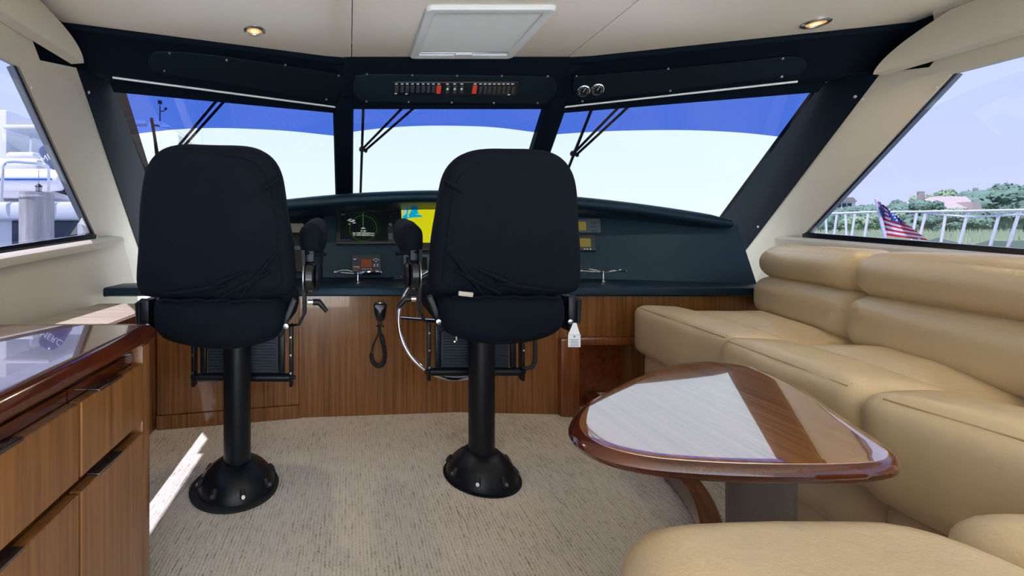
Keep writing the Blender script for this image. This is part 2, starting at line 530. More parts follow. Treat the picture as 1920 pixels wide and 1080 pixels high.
# side walls
SIDE = {
 1: dict(dark=[(1334, 428), (1370, 506), (1652, 136), (1539, 148)],
         beige=[(1370, 506), (1390, 545), (1500, 560), (1500, 452), (1505, 440), (1783, 139), (1742, 126), (1652, 136)],
         wf=(1505, 441), wt=(1783, 139), hd=(1742, 126), up=(1764, 100), sill=(1470, 452)),
 -1: dict(dark=[(318, 440), (280, 525), (143, 127), (228, 150)],
         beige=[(280, 525), (238, 548), (195, 560), (195, 452), (180, 443), (36, 125), (75, 113), (143, 127)],
         wf=(180, 443), wt=(36, 125), hd=(75, 113), up=(48, 42), sill=(212, 452)),
}
for sg, side, wi in ((-1, 'left', 1), (1, 'right', 5)):
    S = SIDE[sg]
    # lower lining
    b = B()
    xi = MID + sg * 1.96
    b.prism([(xi, AFT, 0), (xi, 2.95, 0), (xi, 2.80, 0.62), (xi, 2.63, 0.955), (xi, 1.69, 0.895), (xi, 0.8, 0.83), (xi, AFT, 0.81)], out(sg, 0.06))
    wall = tag(b.build('wall_' + side, 'beige'), 'beige vinyl lining of the cabin side', kind='structure')
    b = B(); b.prism([W(*p, sg) for p in S['beige']], out(sg)); b.build('beige_pillar', 'beige', wall)
    b = B(); b.prism([W(*p, sg) - out(sg, 0.004) for p in S['dark']], out(sg, 0.016)); dp = b.build('black_pillar', 'vinyl', wall)
    b = B(); b.prism([W(*S['hd'], sg), W(*S['wt'], sg), WD(sg, AFT, 1.645), WD(sg, AFT, 2.03), WD(sg, W(*S['up'], sg).y, 2.03), W(*S['up'], sg)], out(sg, .02)); b.build('window_header', 'beige', wall)
    b = B(); b.prism([WD(sg, 1.50, 1.70) + out(sg, .045), WD(sg, 2.27, 1.70) + out(sg, .045), WD(sg, 1.98, 2.06) + out(sg, .045), WD(sg, 1.50, 2.06) + out(sg, .045)], out(sg, .03)); b.build('leak_closure', 'vinyl', wall)  # added filler that stops sky light leaking above the pillar tops
    # screws / buttons on the pillars
    if sg > 0: sc = [(1550, 152), (1605, 181), (1619, 186), (1423, 425), (1757, 165)]
    else: sc = [(217, 147), (165, 173), (152, 180), (58, 165)]
    for (px, py) in sc:
        p = W(px, py, sg)
        nn = -wall_n(sg)
        b = B(); b.lathe(p + nn * 0.003, [(0.0075, 0), (0.0075, 0.002), (0.005, 0.005), (0.001, 0.005)], 12, nn); b.build('screw', 'steel' if py < 160 else 'beige', wall)
    # sill
    b = B()
    prof = [(0.0, 0.0), (-0.045, -0.002), (-0.062, -0.012), (-0.066, -0.03), (-0.058, -0.046), (-0.03, -0.052), (0.0, -0.052)]
    s0 = W(*S['sill'], sg)
    path = [(s0.y + 0.02, s0.z + 0.030), (s0.y - 0.02, s0.z + 0.030), (1.69, 0.932), (0.8, 0.860), (AFT, 0.845)]
    rows = []
    for i, (d, z) in enumerate(path):
        k = 0.35 if i == 0 else 1.0
        rows.append([Vector((MID + sg * (1.985 + p[0] * k), d, z + p[1] * (0.6 if i == 0 else 1) - (0.01 if i == 0 else 0))) for p in prof])
    b.grid(rows, caps=True)
    b.build('sill', 'beige', wall)
    # window
    win = thing('window_%d' % wi, 'lavender tinted glass of the side window', None, WD(sg, 0.5, 0.9), kind='structure')
    a0, a1 = W(*S['wf'], sg), W(*S['wt'], sg)
    glass_poly = [a0, a1, WD(sg, AFT, 1.645), WD(sg, AFT, 0.80), WD(sg, 0.8, 0.865), WD(sg, 1.69, 0.945)]
    b = B(); b.face([p + out(sg, 0.016) for p in glass_poly]); b.build('pane', 'glass_side', win)
    fp = [WD(sg, AFT, 0.835), WD(sg, 0.8, 0.868), WD(sg, 1.69, 0.938), a0]
    b = B()
    for i in range(3):
        p, q = fp[i] - out(sg, 0.002), fp[i + 1] - out(sg, 0.002)
        b.prism([p - Z * .04, q - Z * .04, q + Z * 0.017, p + Z * 0.017], out(sg, 0.03))
    b.build('bottom_frame', 'blackgloss', win)
    dirv = (a1 - a0).normalized(); inn = Vector((0, -1, 0))
    b = B(); b.prism([a0 + out(sg, .010), a1 + out(sg, .010), a1 + out(sg, .010) + inn * 0.010, a0 + out(sg, .010) + inn * 0.010], out(sg, 0.005)); b.build('front_seal', 'blackgloss', win)
    b = B(); b.prism([a0 + inn * 0.0, a1 + inn * 0.0, a1 + out(sg, .016), a0 + out(sg, .016)], Vector((0, 0.006, 0.004))); b.build('reveal', 'beige', win)

# windshield planes -------------------------------------------------
RAKE = 0.887
def ws_pt(t, z):
    """t: -1 left corner .. 0..1 centre pane .. 2 right corner (plan position at height z)"""
    plan = [(-1.22, 2.685), (-0.04, 3.10), (1.24, 3.10), (2.42, 2.685)]
    k = t + 1
    i = min(2, max(0, int(k))); f = k - i
    x = plan[i][0] + (plan[i + 1][0] - plan[i][0]) * f
    d = plan[i][1] + (plan[i + 1][1] - plan[i][1]) * f
    return Vector((x, d - RAKE * (z - 1.285), z))
band_px = {2: [(257, 251), (329, 243), (400, 240), (477, 242), (545, 246), (612, 253)],
           3: [(648, 249), (720, 240), (790, 236), (860, 236), (930, 239), (1010, 249)],
           4: [(1042, 252), (1100, 248), (1170, 245), (1280, 244), (1380, 248), (1458, 256)]}
band_curves = {}
for wi_, t0_ in ((2, -1), (3, 0), (4, 1)):
    a_, c_, d_ = ws_pt(t0_ + .01, 1.3), ws_pt(t0_ + .99, 1.3), ws_pt(t0_ + .5, 1.7)
    n_ = (c_ - a_).cross(d_ - a_).normalized()
    cv_ = []
    for (px, py) in band_px[wi_]:
        p = on_plane(px, py, a_, n_)
        x0, x1 = ws_pt(t0_ + .0001, 1.3).x, ws_pt(t0_ + .9999, 1.3).x
        cv_.append(((p.x - x0) / (x1 - x0), p.z))
    cv_.sort()
    cv_ = [(0.0, cv_[0][1] + (cv_[0][1] - cv_[1][1]) * cv_[0][0] / (cv_[1][0] - cv_[0][0]))] + [c for c in cv_ if 0.005 < c[0] < 0.995] + [(1.0, cv_[-1][1] + (cv_[-1][1] - cv_[-2][1]) * (1 - cv_[-1][0]) / (cv_[-1][0] - cv_[-2][0]))]
    band_curves[wi_] = [(float(q.x), float(q.y)) for q in catmull([(c[0], c[1]) for c in cv_], 5, closed=False)]
front_n = {}
for wi, t0 in ((2, -1), (3, 0), (4, 1)):
    win = thing('window_%d' % wi, 'raked windshield pane with a blue sun band across its top', None, ws_pt(t0 + 0.5, 1.05), kind='structure')
    cv = band_curves[wi]
    def curve(f):
        for (f0, z0), (f1, z1) in zip(cv[:-1], cv[1:]):
            if f <= f1 + 1e-9:
                s_ = (f - f0) / (f1 - f0)
                return z0 + (z1 - z0) * s_
        return cv[-1][1]
    N = 24
    b = B(); b.grid([[ws_pt(t0 + k / N, 0.95) for k in range(N + 1)], [ws_pt(t0 + k / N, curve(k / N)) for k in range(N + 1)]]); b.build('clear_pane', 'glass_front', win)
    b = B(); b.grid([[ws_pt(t0 + k / N, curve(k / N)) for k in range(N + 1)], [ws_pt(t0 + k / N, 1.90) for k in range(N + 1)]]); b.build('sun_band', 'glass_band', win)
    # black header over the glass top
    b = B()
    hz = 1.752 if wi != 3 else 1.775
    off = Vector((0, -0.012, -0.010))
    b.prism([ws_pt(t0, hz) + off, ws_pt(t0 + 0.999, hz) + off, ws_pt(t0 + 0.999, 2.05) + off, ws_pt(t0, 2.05) + off], Vector((0, 0.03, 0.03)))
    b.build('header', 'vinyl', win)
# mullions
for j, t in enumerate((0.0, 1.0)):
    b = B()
    p0, p1 = ws_pt(t, 0.98), ws_pt(t, 1.84)
    ax = (p1 - p0).normalized(); nn = Vector((0, -1, -RAKE)).normalized()
    nn = (nn - ax * nn.dot(ax)).normalized(); sd = ax.cross(nn)
    hw = 0.062
    prof = [(-hw, -0.02), (-hw, 0.03), (-hw + 0.012, 0.042), (hw - 0.012, 0.042), (hw, 0.03), (hw, -0.02)]
    b.grid([[p + sd * u + nn * v for u, v in prof] for p in (p0, p1)], closed_v=True, caps=True)
    tag(b.build('trim_%d' % (j + 2), 'vinyl'), 'black vinyl post between windshield panes, %s' % ('nearer the port chair' if j == 0 else 'above the starboard chair'), kind='structure')

# ================================================================== OVERHEAD CONSOLE
con = thing('overhead_console', 'black vinyl overhead console spanning the top of the windshield', 'console', (MID, 2.5, 1.77))
plan_t = [Vector((-1.27, 1.885, 1.930)), Vector((-0.02, 2.47, 2.0)), Vector((1.22, 2.47, 2.0)), Vector((2.47, 1.885, 1.930))]
plan_b = [Vector((-1.27, 2.06, 1.768)), Vector((-0.06, 2.62, 1.765)), Vector((1.26, 2.62, 1.765)), Vector((2.47, 2.06, 1.768))]
FAC = []
for i in range(3):
    T0, T1, B0, B1 = plan_t[i], plan_t[i + 1], plan_b[i], plan_b[i + 1]
    u = ((B1 - B0) + (T1 - T0)).normalized()
    v = ((T0 + T1) / 2 - (B0 + B1) / 2); v = (v - u * v.dot(u)).normalized()
    n = u.cross(v)
    if n.y > 0: n = -n
    FAC.append(((T0 + T1 + B0 + B1) / 4, u, v, n))
    prof = [(-0.03, -0.02), (0.0, -0.004), (0.03, 0.006), (0.09, 0.010), (0.13, 0.006), (0.16, 0.0), (0.9, 0.0), (0.95, -0.004), (0.985, -0.012), (1.0, -0.022)]
    rows = []
    for (a, c) in ((T0, B0), (T1, B1)):
        r = [a + (c - a) * k + n * w for k, w in prof]
        e = r[-1]
        r += [e + Vector((0, 0.05, -0.004)), e + Vector((0, 0.55, -0.004)), Vector((a.x, e.y + 0.55, 2.05)), Vector((a.x, a.y + 0.05, 2.05))]
        rows.append(r)
    b = B()
    if i != 1:
        # the wings run under the ceiling slope; keep their forward return short of the glass
        pass
    for r in rows:
        e = r[9]
        for k in (10, 11, 12):
            pass
    # limit forward return to just short of the glass
    for r in rows:
        e = r[9]
        gy = None
        x = e.x
        if x < -0.04: gy = 3.10 + (x + 0.04) * (0.415 / 1.18)
        elif x > 1.24: gy = 3.10 - (x - 1.24) * (0.415 / 1.18)
        else: gy = 3.10
        gy -= RAKE * (1.775 - 1.285) + 0.02
        gy = max(gy, e.y + 0.02)
        r[10] = Vector((e.x, min(e.y + 0.02, gy), e.z)); r[11] = Vector((e.x, gy, e.z + 0.004)); r[12] = Vector((e.x, gy - 0.12, 1.93))
        r[13] = Vector((r[0].x, r[0].y + 0.06, 1.96))
    b.grid(rows, closed_v=False, caps=True)
    b.build('fascia', 'vinyl', con)
PAN = [
 [(300, 95), (380, 100), (510, 118), (636, 139), (646, 147), (644, 160), (634, 181), (618, 190), (520, 173), (400, 153), (305, 138), (284, 129), (277, 115), (283, 100)],
 [(684, 139), (850, 140), (1018, 143), (1036, 148), (1044, 160), (1038, 178), (1024, 190), (1004, 195), (850, 193), (694, 191), (672, 185), (661, 168), (666, 148)],
 [(1090, 141), (1250, 128), (1400, 113), (1478, 105), (1503, 108), (1513, 120), (1504, 134), (1475, 142), (1300, 164), (1104, 187), (1083, 184), (1073, 168), (1075, 150)],
]
SCR = [[(318, 100), (425, 113), (535, 122), (635, 142), (308, 133), (612, 187)],
       [(688, 139), (773, 141), (857, 142), (941, 142), (1027, 143), (687, 190), (766, 191), (847, 192), (926, 193), (1008, 193)],
       [(1081, 143), (1253, 129), (1468, 110), (1466, 144), (1257, 170), (1092, 190)]]
panels = []
for i in range(3):
    o_, u, v, n = FAC[i]
    ol = []
    for (px, py) in PAN[i]:
        p = on_plane(px, py, o_ + n * 0.002, n) - o_
        ol.append((p.dot(u), p.dot(v)))
    ol = [tuple(q) for q in catmull(ol, 3)]
    b = B(); b.slab(ol, 0.016, (o_ + n * 0.002, u, v, n), er=0.003)
    pn = b.build('access_panel', 'panelblack', con); panels.append(pn)
    for (px, py) in SCR[i]:
        p = on_plane(px, py, o_ + n * 0.010, n)
        b = B(); b.lathe(p, [(0.006, 0), (0.006, 0.001), (0.004, 0.003), (0.0005, 0.003)], 10, n); b.build('screw', 'steel', pn)
# thin white strip under the wings
for (c0, c1, i) in ((0.10, 0.99, 0), (0.01, 0.80, 2)):
    B0, B1 = plan_b[i], plan_b[i + 1]
    n = FAC[i][3]
    p, q = B0.lerp(B1, c0) - n * 0.016 - Z * 0.006, B0.lerp(B1, c1) - n * 0.016 - Z * 0.006
    b = B(); b.tube([p, q], 0.0055, 8); b.build('edge_strip', 'white', con)
# switches
o_, u, v, n = FAC[1]
def fac(px, py, w=0.010): return on_plane(px, py, o_ + n * w, n)
sw = panels[1]
c0, c1 = fac(737, 155), fac(968, 178)
b = B(); cc = (c0 + c1) / 2; b.slab(rrect(abs((c1 - c0).dot(u)), 0.078, 0.004, 3), 0.004, (cc, u, v, n), er=0.001); b.build('switch_plate', 'blackgloss', sw)
def switch(px, py, w, h, mat):
    p = fac(px, py, 0.014)
    b = B(); b.slab(rrect(w, h, 0.003, 3), 0.010, (p, u, v, n), er=0.003)
    return b.build('switch', mat, sw)
xs1 = [743.5, 754, 763.5, 773.5, 783.5, 793.5, 803, 812.5]
for x in xs1: switch(x, 167.5, 0.022, 0.040, 'instr_dark')
switch(822.5, 168, 0.026, 0.048, 'red')
for x in (839, 852.5, 865.5):
    switch(x, 168, 0.021, 0.045, 'instr_dark')
    p = fac(x, 167, 0.0215); b = B(); b.box(p, (0.011, 0.004, 0.011), Matrix((u, -n, v)).transposed()); b.build('switch_light', 'legend', sw)
switch(889.5, 168, 0.026, 0.048, 'red')
for k in range(8): switch(900.5 + k * 8.7, 169, 0.018, 0.042, 'instr_dark')
for x in xs1 + [823, 839, 852.5, 866] + [891] + [901 + 8.6 * k for k in range(8)]:
    p = fac(x, 157.5, 0.0140); b = B(); b.box(p, (0.015, 0.002, 0.006), Matrix((u, -n, v)).transposed()); b.build('legend', 'legend', sw)
for x, y_ in ((742, 175.5), (762, 176), (954, 177.5)):
    p = fac(x, y_, 0.0140); b = B(); b.box(p, (0.014, 0.002, 0.006), Matrix((u, -n, v)).transposed()); b.build('legend', 'legend', sw)
# two round gauges on the starboard wing
o_, u, v, n = FAC[2]
for (px, py) in ((1094, 170), (1120, 167)):
    p = on_plane(px, py, o_ + n * 0.010, n)
    b = B(); b.lathe(p, [(0.034, 0), (0.034, 0.012), (0.030, 0.014), (0.028, 0.010)], 28, n)
    g = b.build('gauge', 'chrome', panels[2])
    b = B(); b.lathe(p + n * 0.0105, [(0.028, 0), (0.0005, 0.001)], 28, n); b.build('gauge_face', 'blackgloss', panels[2])
    b = B()
    for k in range(9):
        a = math.radians(-30 + k * 30)
        d = u * math.cos(a) + v * math.sin(a)
        b.box(p + n * 0.012 + d * 0.022, (0.006, 0.001, 0.0022), Matrix((d, -n, d.cross(n))).transposed())
    d = u * 0.5 + v * 0.86
    b.box(p + n * 0.013 + d * 0.008, (0.022, 0.001, 0.002), Matrix((d, -n, d.cross(n))).transposed())
    b.build('gauge_marks', 'legend', panels[2])

# side valances
for sg in (-1, 1):
    b = B()
    rows = []
    xt, xb = MID + sg * 1.785, MID + sg * 1.785
    if sg > 0: tip, top0, zb_ = 1.985, 1.73, 1.735
    else: tip, top0, zb_ = 1.93, 1.66, 1.765
    for k in range(15):
        f = k / 14
        # front edge: quarter-ellipse from tip (bottom) up to the ceiling
        ang = f * PI / 2
        h_ = 1.900 - zb_; z = zb_ + h_ * f
        d0 = top0 + (tip - top0) * (1 - f ** 1.3)
        g = f
        bulge = 0.030 * math.sin(PI * min(1, g * 0.8 + 0.12))
        x = xb + (xt - xb) * g - sg * bulge
        rows.append([Vector((x, d, z)) for d in (d0, d0 - 0.05, d0 - 0.15, d0 - 0.4, 0.8, AFT)])
    r0 = [p + Vector((sg * 0.055, 0, -0.004)) for p in rows[0]]
    rt = [p + Vector((sg * 0.03, 0, 0.012)) for p in rows[-1]]
    rb = [p + Vector((sg * 0.11, 0, 0.05)) for p in rows[0]]
    b.grid([r0] + rows + [rt, rb], closed_u=True)
    b.build('side_valance', 'beige')
    o = bpy.data.objects['side_valance' if sg < 0 else 'side_valance.001']
    tag(o, 'long curved beige valance above the %s' % ('port window facing the piling' if sg < 0 else 'starboard window over the settee'), 'valance', 'side valances')

# ceiling hatch
hz = 2.0
hx0, hx1, hd0, hd1 = MID + 0.015 - 0.285, MID + 0.015 + 0.285, 1.885, 2.43
hat = thing('ceiling_hatch', 'square white framed ceiling hatch with its pale blind drawn', 'hatch', ((hx0 + hx1) / 2, (hd0 + hd1) / 2, hz - 0.03))
hc = Vector(((hx0 + hx1) / 2, (hd0 + hd1) / 2, hz - 0.012))
outer = rrect(hx1 - hx0, hd1 - hd0, 0.03, 6); inner = rrect(hx1 - hx0 - 0.09, hd1 - hd0 - 0.09, 0.012, 6)
b = B()
rows = []
for k, (ol, z) in enumerate([(outer, 0.012), (outer, 0.0), ([(x * 0.985, y_ * 0.985) for x, y_ in outer], -0.008), ([(x * 1.03, y_ * 1.03) for x, y_ in inner], -0.010), (inner, -0.006), (inner, 0.012)]):
    rows.append([hc + Vector((x, y_, z)) for x, y_ in ol])
b.grid(rows, closed_v=True); b.build('frame', 'white', hat)
b = B(); b.box(hc + Vector((0, -0.012, 0.006)), (hx1 - hx0 - 0.088, hd1 - hd0 - 0.115, 0.004)); b.build('blind', 'blind', hat)
b = B(); b.box(hc + Vector((0, 0.214, 0.006)), (hx1 - hx0 - 0.092, 0.012, 0.010), bev=0.002); b.build('blind_rail', 'steel', hat)
b = B(); b.box(hc + Vector((0, 0.224, -0.004)), (hx1 - hx0 - 0.092, 0.010, 0.012), bev=0.002); b.build('catch_rail', 'white', hat)
b = B(); b.slab(rrect(0.10, 0.03, 0.013, 5), 0.012, (hc + Vector((0.0, 0.212, -0.008)), X, Y, Z), er=0.005); b.build('pull', 'white', hat)

# ceiling downlights
for (px, py, lab) in ((477, 57, 'small round chrome downlight near the port wing of the overhead console'), (1530, 43, 'small round chrome downlight near the starboard valance')):
    D = 2.05 if px < 900 else 1.90
    for _ in range(20):
        p = at(px, py, D); D += (ceil_z(p.x) - p.z) / ((CY - py) / FPX)
    p = at(px, py, D); p.z = ceil_z(p.x) - 0.0005
    t = thing('ceiling_downlight', lab, 'downlight', p - Z * 0.008, 'ceiling downlights')
    b = B(); b.lathe(p, [(0.050, 0.002), (0.050, -0.003), (0.044, -0.008), (0.036, -0.006), (0.033, 0.0)], 36); b.build('bezel', 'steel', t)
    b = B(); b.lathe(p, [(0.034, 0.0), (0.033, -0.003), (0.020, -0.0045)], 28); b.build('lens', 'lampglow', t)
    b = B(); b.lathe(p, [(0.020, -0.0045), (0.001, -0.006)], 24); b.build('bulb', 'lampcore', t)
    ld = bpy.data.lights.new('downlight_lamp', 'SPOT'); ld.energy = 6; ld.color = (1, .8, .55); ld.spot_size = 2.2; ld.spot_blend = .8; ld.shadow_soft_size = 0.03
    lo = bpy.data.objects.new('lamp', ld); COL.objects.link(lo); lo.location = Vector((0, 0, -0.012)); lo.parent = t

# ================================================================== HELM CONSOLE
LEDGE_F, LEDGE_Z = 2.35, 0.722
helm = thing('helm_cabinet', 'glossy teak panelled base below the black dashboard', 'cabinet', (MID, 2.45, 0))
line = [(-1.30, 1.98), (-0.99, 2.255), (-0.28, 2.40), (0.60, 2.475), (1.17, 2.445), (2.45, 2.44)]
def panel(p, q, z0, z1, name, mat='woodpanel', th=0.03, g=0.0012):
    p, q = Vector((*p, 0)), Vector((*q, 0)); d = (q - p).normalized(); n_ = Vector((-d.y, d.x, 0))
    if n_.y < 0: n_ = -n_
    b = B(); b.prism([p + d * g + Z * z0, q - d * g + Z * z0, q - d * g + Z * z1, p + d * g + Z * z1], n_ * th)
    return b.build(name, mat, helm, angle=30)
panel((-0.995, 2.255), line[2], 0.075, 0.675, 'panel'); panel(line[2], line[3], 0.0, 0.675, 'panel'); panel(line[3], (1.17, 2.445), 0.0, 0.675, 'panel')
panel((-1.03, 2.29), (-0.28, 2.435), 0.0, 0.675, 'backing', 'woodtrim'); panel((-0.30, 2.435), (0.6, 2.51), 0.0, 0.675, 'backing', 'woodtrim'); panel((0.58, 2.51), (2.3, 2.62), 0.0, 0.675, 'backing', 'woodtrim')
panel((-0.995, 2.247), (-0.28, 2.392), 0.0, 0.072, 'plinth')
panel((1.24, 2.575), (2.4, 2.575), 0.0, 0.40, 'lower_panel'); panel((1.17, 2.445), (2.5, 2.44), 0.43, 0.675, 'panel')
b = B(); b.box((1.215, 2.497, 0.215), (0.105, 0.18, 0.43), bev=0.008); b.build('post', 'woodpost', helm)
b = B(); b.box((1.78, 2.51, 0.415), (1.10, 0.20, 0.045), bev=0.010); b.build('rail', 'woodpost', helm)

dash = thing('dashboard', 'black vinyl dashboard with a hooded visor below the windshield', 'dashboard', (MID, 2.6, 0.67))
# ledge
rear = [(-1.335, 2.48), (-0.45, 2.78), (-0.20, 2.885), (1.30, 2.885), (2.40, 2.53)]
b = B()
prof = [(0.10, -0.049), (0.012, -0.049), (0.0, -0.040), (0.0, -0.012), (0.004, -0.004), (0.014, 0.0)]
rows = []
for (x, d) in ((-1.315, 2.33), (-1.30, 2.345), (-0.20, 2.352), (0.6, 2.355), (1.3, 2.352), (2.36, 2.345), (2.39, 2.345)):
    yr = None
    for (a, c) in zip(rear[:-1], rear[1:]):
        if a[0] <= x <= c[0]: yr = a[1] + (c[1] - a[1]) * (x - a[0]) / (c[0] - a[0]) + 0.05
    rows.append([Vector((x, d + p_, LEDGE_Z + z_)) for p_, z_ in prof] + [Vector((x, yr, LEDGE_Z)), Vector((x, yr, LEDGE_Z - 0.049))])
b.grid(rows, closed_v=True, caps=True); b.build('ledge', 'dash', dash)
# face panels
TILT = 0.377
def lip_z(x): return 1.288 - 0.062 * (x - MID) ** 2
def face_panel(p, q, name, dz=0.0, fwd=0.0):
    rows = []
    for k in range(9):
        f = k / 8
        x = p[0] + (q[0] - p[0]) * f; d = p[1] + (q[1] - p[1]) * f + fwd
        z1 = lip_z(x) - 0.035
        rows.append([Vector((x, d, LEDGE_Z - 0.01)), Vector((x, d + TILT * (z1 - LEDGE_Z), z1)), Vector((x, d + TILT * (z1 - LEDGE_Z) + 0.05, z1)), Vector((x, d + 0.05, LEDGE_Z - 0.01))])
    b = B(); b.grid(rows, closed_v=True, caps=True)
    return b.build(name, 'dash', dash)
face_panel((-1.12, 2.57), (-0.45, 2.80), 'face_panel'); face_panel((-0.45, 2.80), (-0.175, 2.905), 'face_panel')
face_panel((-0.18, 2.865), (1.30, 2.865), 'face_panel'); face_panel((1.30, 2.865), (2.36, 2.535), 'face_panel')
# visor hood
rows = []
for k in range(41):
    f = k / 40
    x = -1.10 + (2.30 + 1.10) * f
    zt = lip_z(x); dd = 2.775 - 0.055 * (x - MID) ** 2
    endk = min(1, min(f, 1 - f) / 0.035); endk = math.sqrt(max(0.02, 1 - (1 - endk) ** 2))
    h = 0.082 * (0.55 + 0.45 * endk)
    gl = 3.10 - (0.351 * max(0, abs(x - MID) - 0.64)) - RAKE * (zt - 0.06 - 1.285) + 0.0
    gl = max(gl, dd + 0.12)
    zc = zt - 0.039
    rows.append([Vector((x, gl, zc - 0.07)), Vector((x, dd + 0.16, zc + h * .42)), Vector((x, dd + 0.05, zc + h * .5)), Vector((x, dd + 0.015, zc + h * .36)), Vector((x, dd, zc)), Vector((x, dd + 0.01, zc - h * .36)),
                 Vector((x, dd + 0.04, zc - h * .52)), Vector((x, dd + 0.16, zc - h * .75)), Vector((x, dd + 0.26, zc - h * .95)), Vector((x, max(gl, dd + .27), zc - 0.14))])
b = B(); b.grid(rows, closed_v=True, caps=True); b.build('visor', 'dash', dash, angle=60)

# instruments on the dash face
FN = Vector((0, -1, TILT)).normalized(); FU = X; FV = FU.cross(-FN) if FU.cross(-FN).z > 0 else FN.cross(FU)
FP = Vector((0, 2.865, LEDGE_Z))
def fpt(px, py, w=0.0): return on_plane(px, py, FP + FN * w, FN)
def rect_on(px0, py0, px1, py1, w):
    a, c = fpt(px0, py1, w), fpt(px1, py0, w)
    return (a + c) / 2, abs((c - a).dot(FU)), abs((c - a).dot(FV))
def plate(name, px0, py0, px1, py1, th, mat, parent, r=0.006, w0=0.0, er=0.003):
    c, w, h = rect_on(px0, py0, px1, py1, w0)
    b = B(); b.slab(rrect(w, h, min(r, w / 2.1, h / 2.1), 4), th, (c + FN * (th / 2), FU, FV, FN), er=min(er, th / 2))
    return b.build(name, mat, parent)
def instrument(name, lab, cat, px0, py0, px1, py1, th, mat, group=None):
    c, w, h = rect_on(px0, py0, px1, py1, 0)
    t = thing(name, lab, cat, c - FV * h / 2, group)
    plate('housing', px0, py0, px1, py1, th, mat, t)
    return t
# radar display
r = instrument('radar_display', 'wide black radar display showing green range rings and white standby text', 'display', 630, 396, 742, 459, 0.022, 'blackgloss')
plate('screen', 638, 401, 726, 452, 0.001, 'scr_dark', r, r=0.002, w0=0.0225, er=0.0002)
c = fpt(681, 428, 0.0255)
for i, rad in enumerate((0.030, 0.052, 0.074, 0.097, 0.113)):
    b = B(); n_ = 48
    if i in (0, 1, 2, 4):
        b.grid([[c + (FU * math.cos(2 * PI * k / n_) + FV * math.sin(2 * PI * k / n_)) * (rad + dr) for k in range(n_)] for dr in (-0.0006, 0.0006)], closed_v=True)
        b.build('range_ring', 'scr_ring', r)
    else:
        for k in range(48):
            a = 2 * PI * k / 48; d = FU * math.cos(a) + FV * math.sin(a); t_ = -FU * math.sin(a) + FV * math.cos(a)
            L = 0.008 if k % 2 else 0.011
            b.face([c + d * (rad - L) + t_ * .0007, c + d * rad + t_ * .0007, c + d * rad - t_ * .0007, c + d * (rad - L) - t_ * .0007])
        b.build('bearing_ticks', 'scr_green', r)
b = B(); b.face([c - FU * .0012, c + FU * .0012, c + FU * .0012 + FV * 0.113, c - FU * .0012 + FV * 0.113]); b.build('heading_line', 'scr_green', r)
b = B(); b.face([c - FU * .016 - FV * .002, c + FU * .016 - FV * .002, c + FU * .010 + FV * .003, c - FU * .010 + FV * .003]); b.build('own_ship_mark', 'scr_white', r)
for (px, py, w_, h_) in ((657, 411, .03, .004), (660, 415, .05, .005), (654, 413, .03, .004), (664, 418, .03, .005), (655, 420, .018, .003), (663, 413, .02, .006)):
    q = fpt(px, py, 0.0256); b = B(); b.face([q + FU * (-w_ / 2), q + FV * (-h_ / 2), q + FU * (w_ / 2), q + FV * (h_ / 2)]); b.build('radar_echo', 'scr_white', r)
for py, tx, sz in ((433.3, 'ST-BY', .015), (437.3, 'ON TIME 039243.8 hour', .0145), (441, 'TX TIME 000533.8 hour', .0145)):
    text(tx, sz, (fpt(681.5, py, 0.0262), FU, FV, FN), 'scr_white', r, sx=1.0)
b = B(); q = fpt(643, 402.5, .023); b.box(q, (.026, .001, .003), Matrix((FU, -FN, FV)).transposed()); b.build('maker_mark', 'legend', r)
b = B(); q = fpt(646, 450, .0262); b.face([q + FU * -.025 + FV * -.002, q + FU * .04 + FV * -.002, q + FU * .04 + FV * .002, q + FU * -.025 + FV * .002]); b.build('status_bar', 'scr_blue', r)
b = B(); b.lathe(fpt(732, 422, .022), [(.013, 0), (.012, .012), (.010, .014), (.0005, .014)], 20, FN); b.build('knob', 'instr', r)
b = B(); b.lathe(fpt(732, 405, .022), [(.007, 0), (.006, .002), (.0005, .002)], 16, FN); b.build('button', 'instr_dark', r)
plate('card_door', 729, 437, 736, 450, 0.004, 'instr', r, w0=0.022)
# chart display
cd = instrument('chart_display', 'chart display glowing yellow and cyan behind the starboard chair armrest', 'display', 750, 384, 865, 471, 0.022, 'blackgloss')
plate('screen', 755, 391, 860, 455, 0.001, 'scr_yellow', cd, r=0.001, w0=0.0225, er=0.0002)
def chart(pts, mat, w=0.0245, name='chart_area'):
    b = B(); b.face([fpt(x, y_, w) for x, y_ in pts]); return b.build(name, mat, cd)
chart([(755, 391), (772, 391), (770, 396), (778, 402), (790, 403), (792, 407), (772, 408), (763, 410), (755, 416)], 'scr_cyan')
chart([(767, 391), (770, 391), (769, 399), (766, 402), (767, 408), (764, 407), (765, 398)], 'scr_yellow', 0.0249)
chart([(755, 391), (761, 391), (763, 396), (761, 402), (756, 405), (755, 405)], 'scr_pale', 0.0249)
chart([(772, 391), (785, 391), (783, 397), (786, 401), (778, 402), (771, 398)], 'scr_cyan', 0.0247)
chart([(806, 455), (808, 441), (815, 437), (819, 427), (826, 424), (835, 420), (860, 424), (860, 455)], 'scr_cyan')
chart([(755, 446), (762, 449), (766, 455), (755, 455)], 'scr_cyan')
b = B()
q = fpt(816, 446, .0256); b.face([q, q + FU * .002, q + FU * .006 + FV * .03, q + FU * .004 + FV * .03]); b.build('chart_line', 'instr_dark', cd)
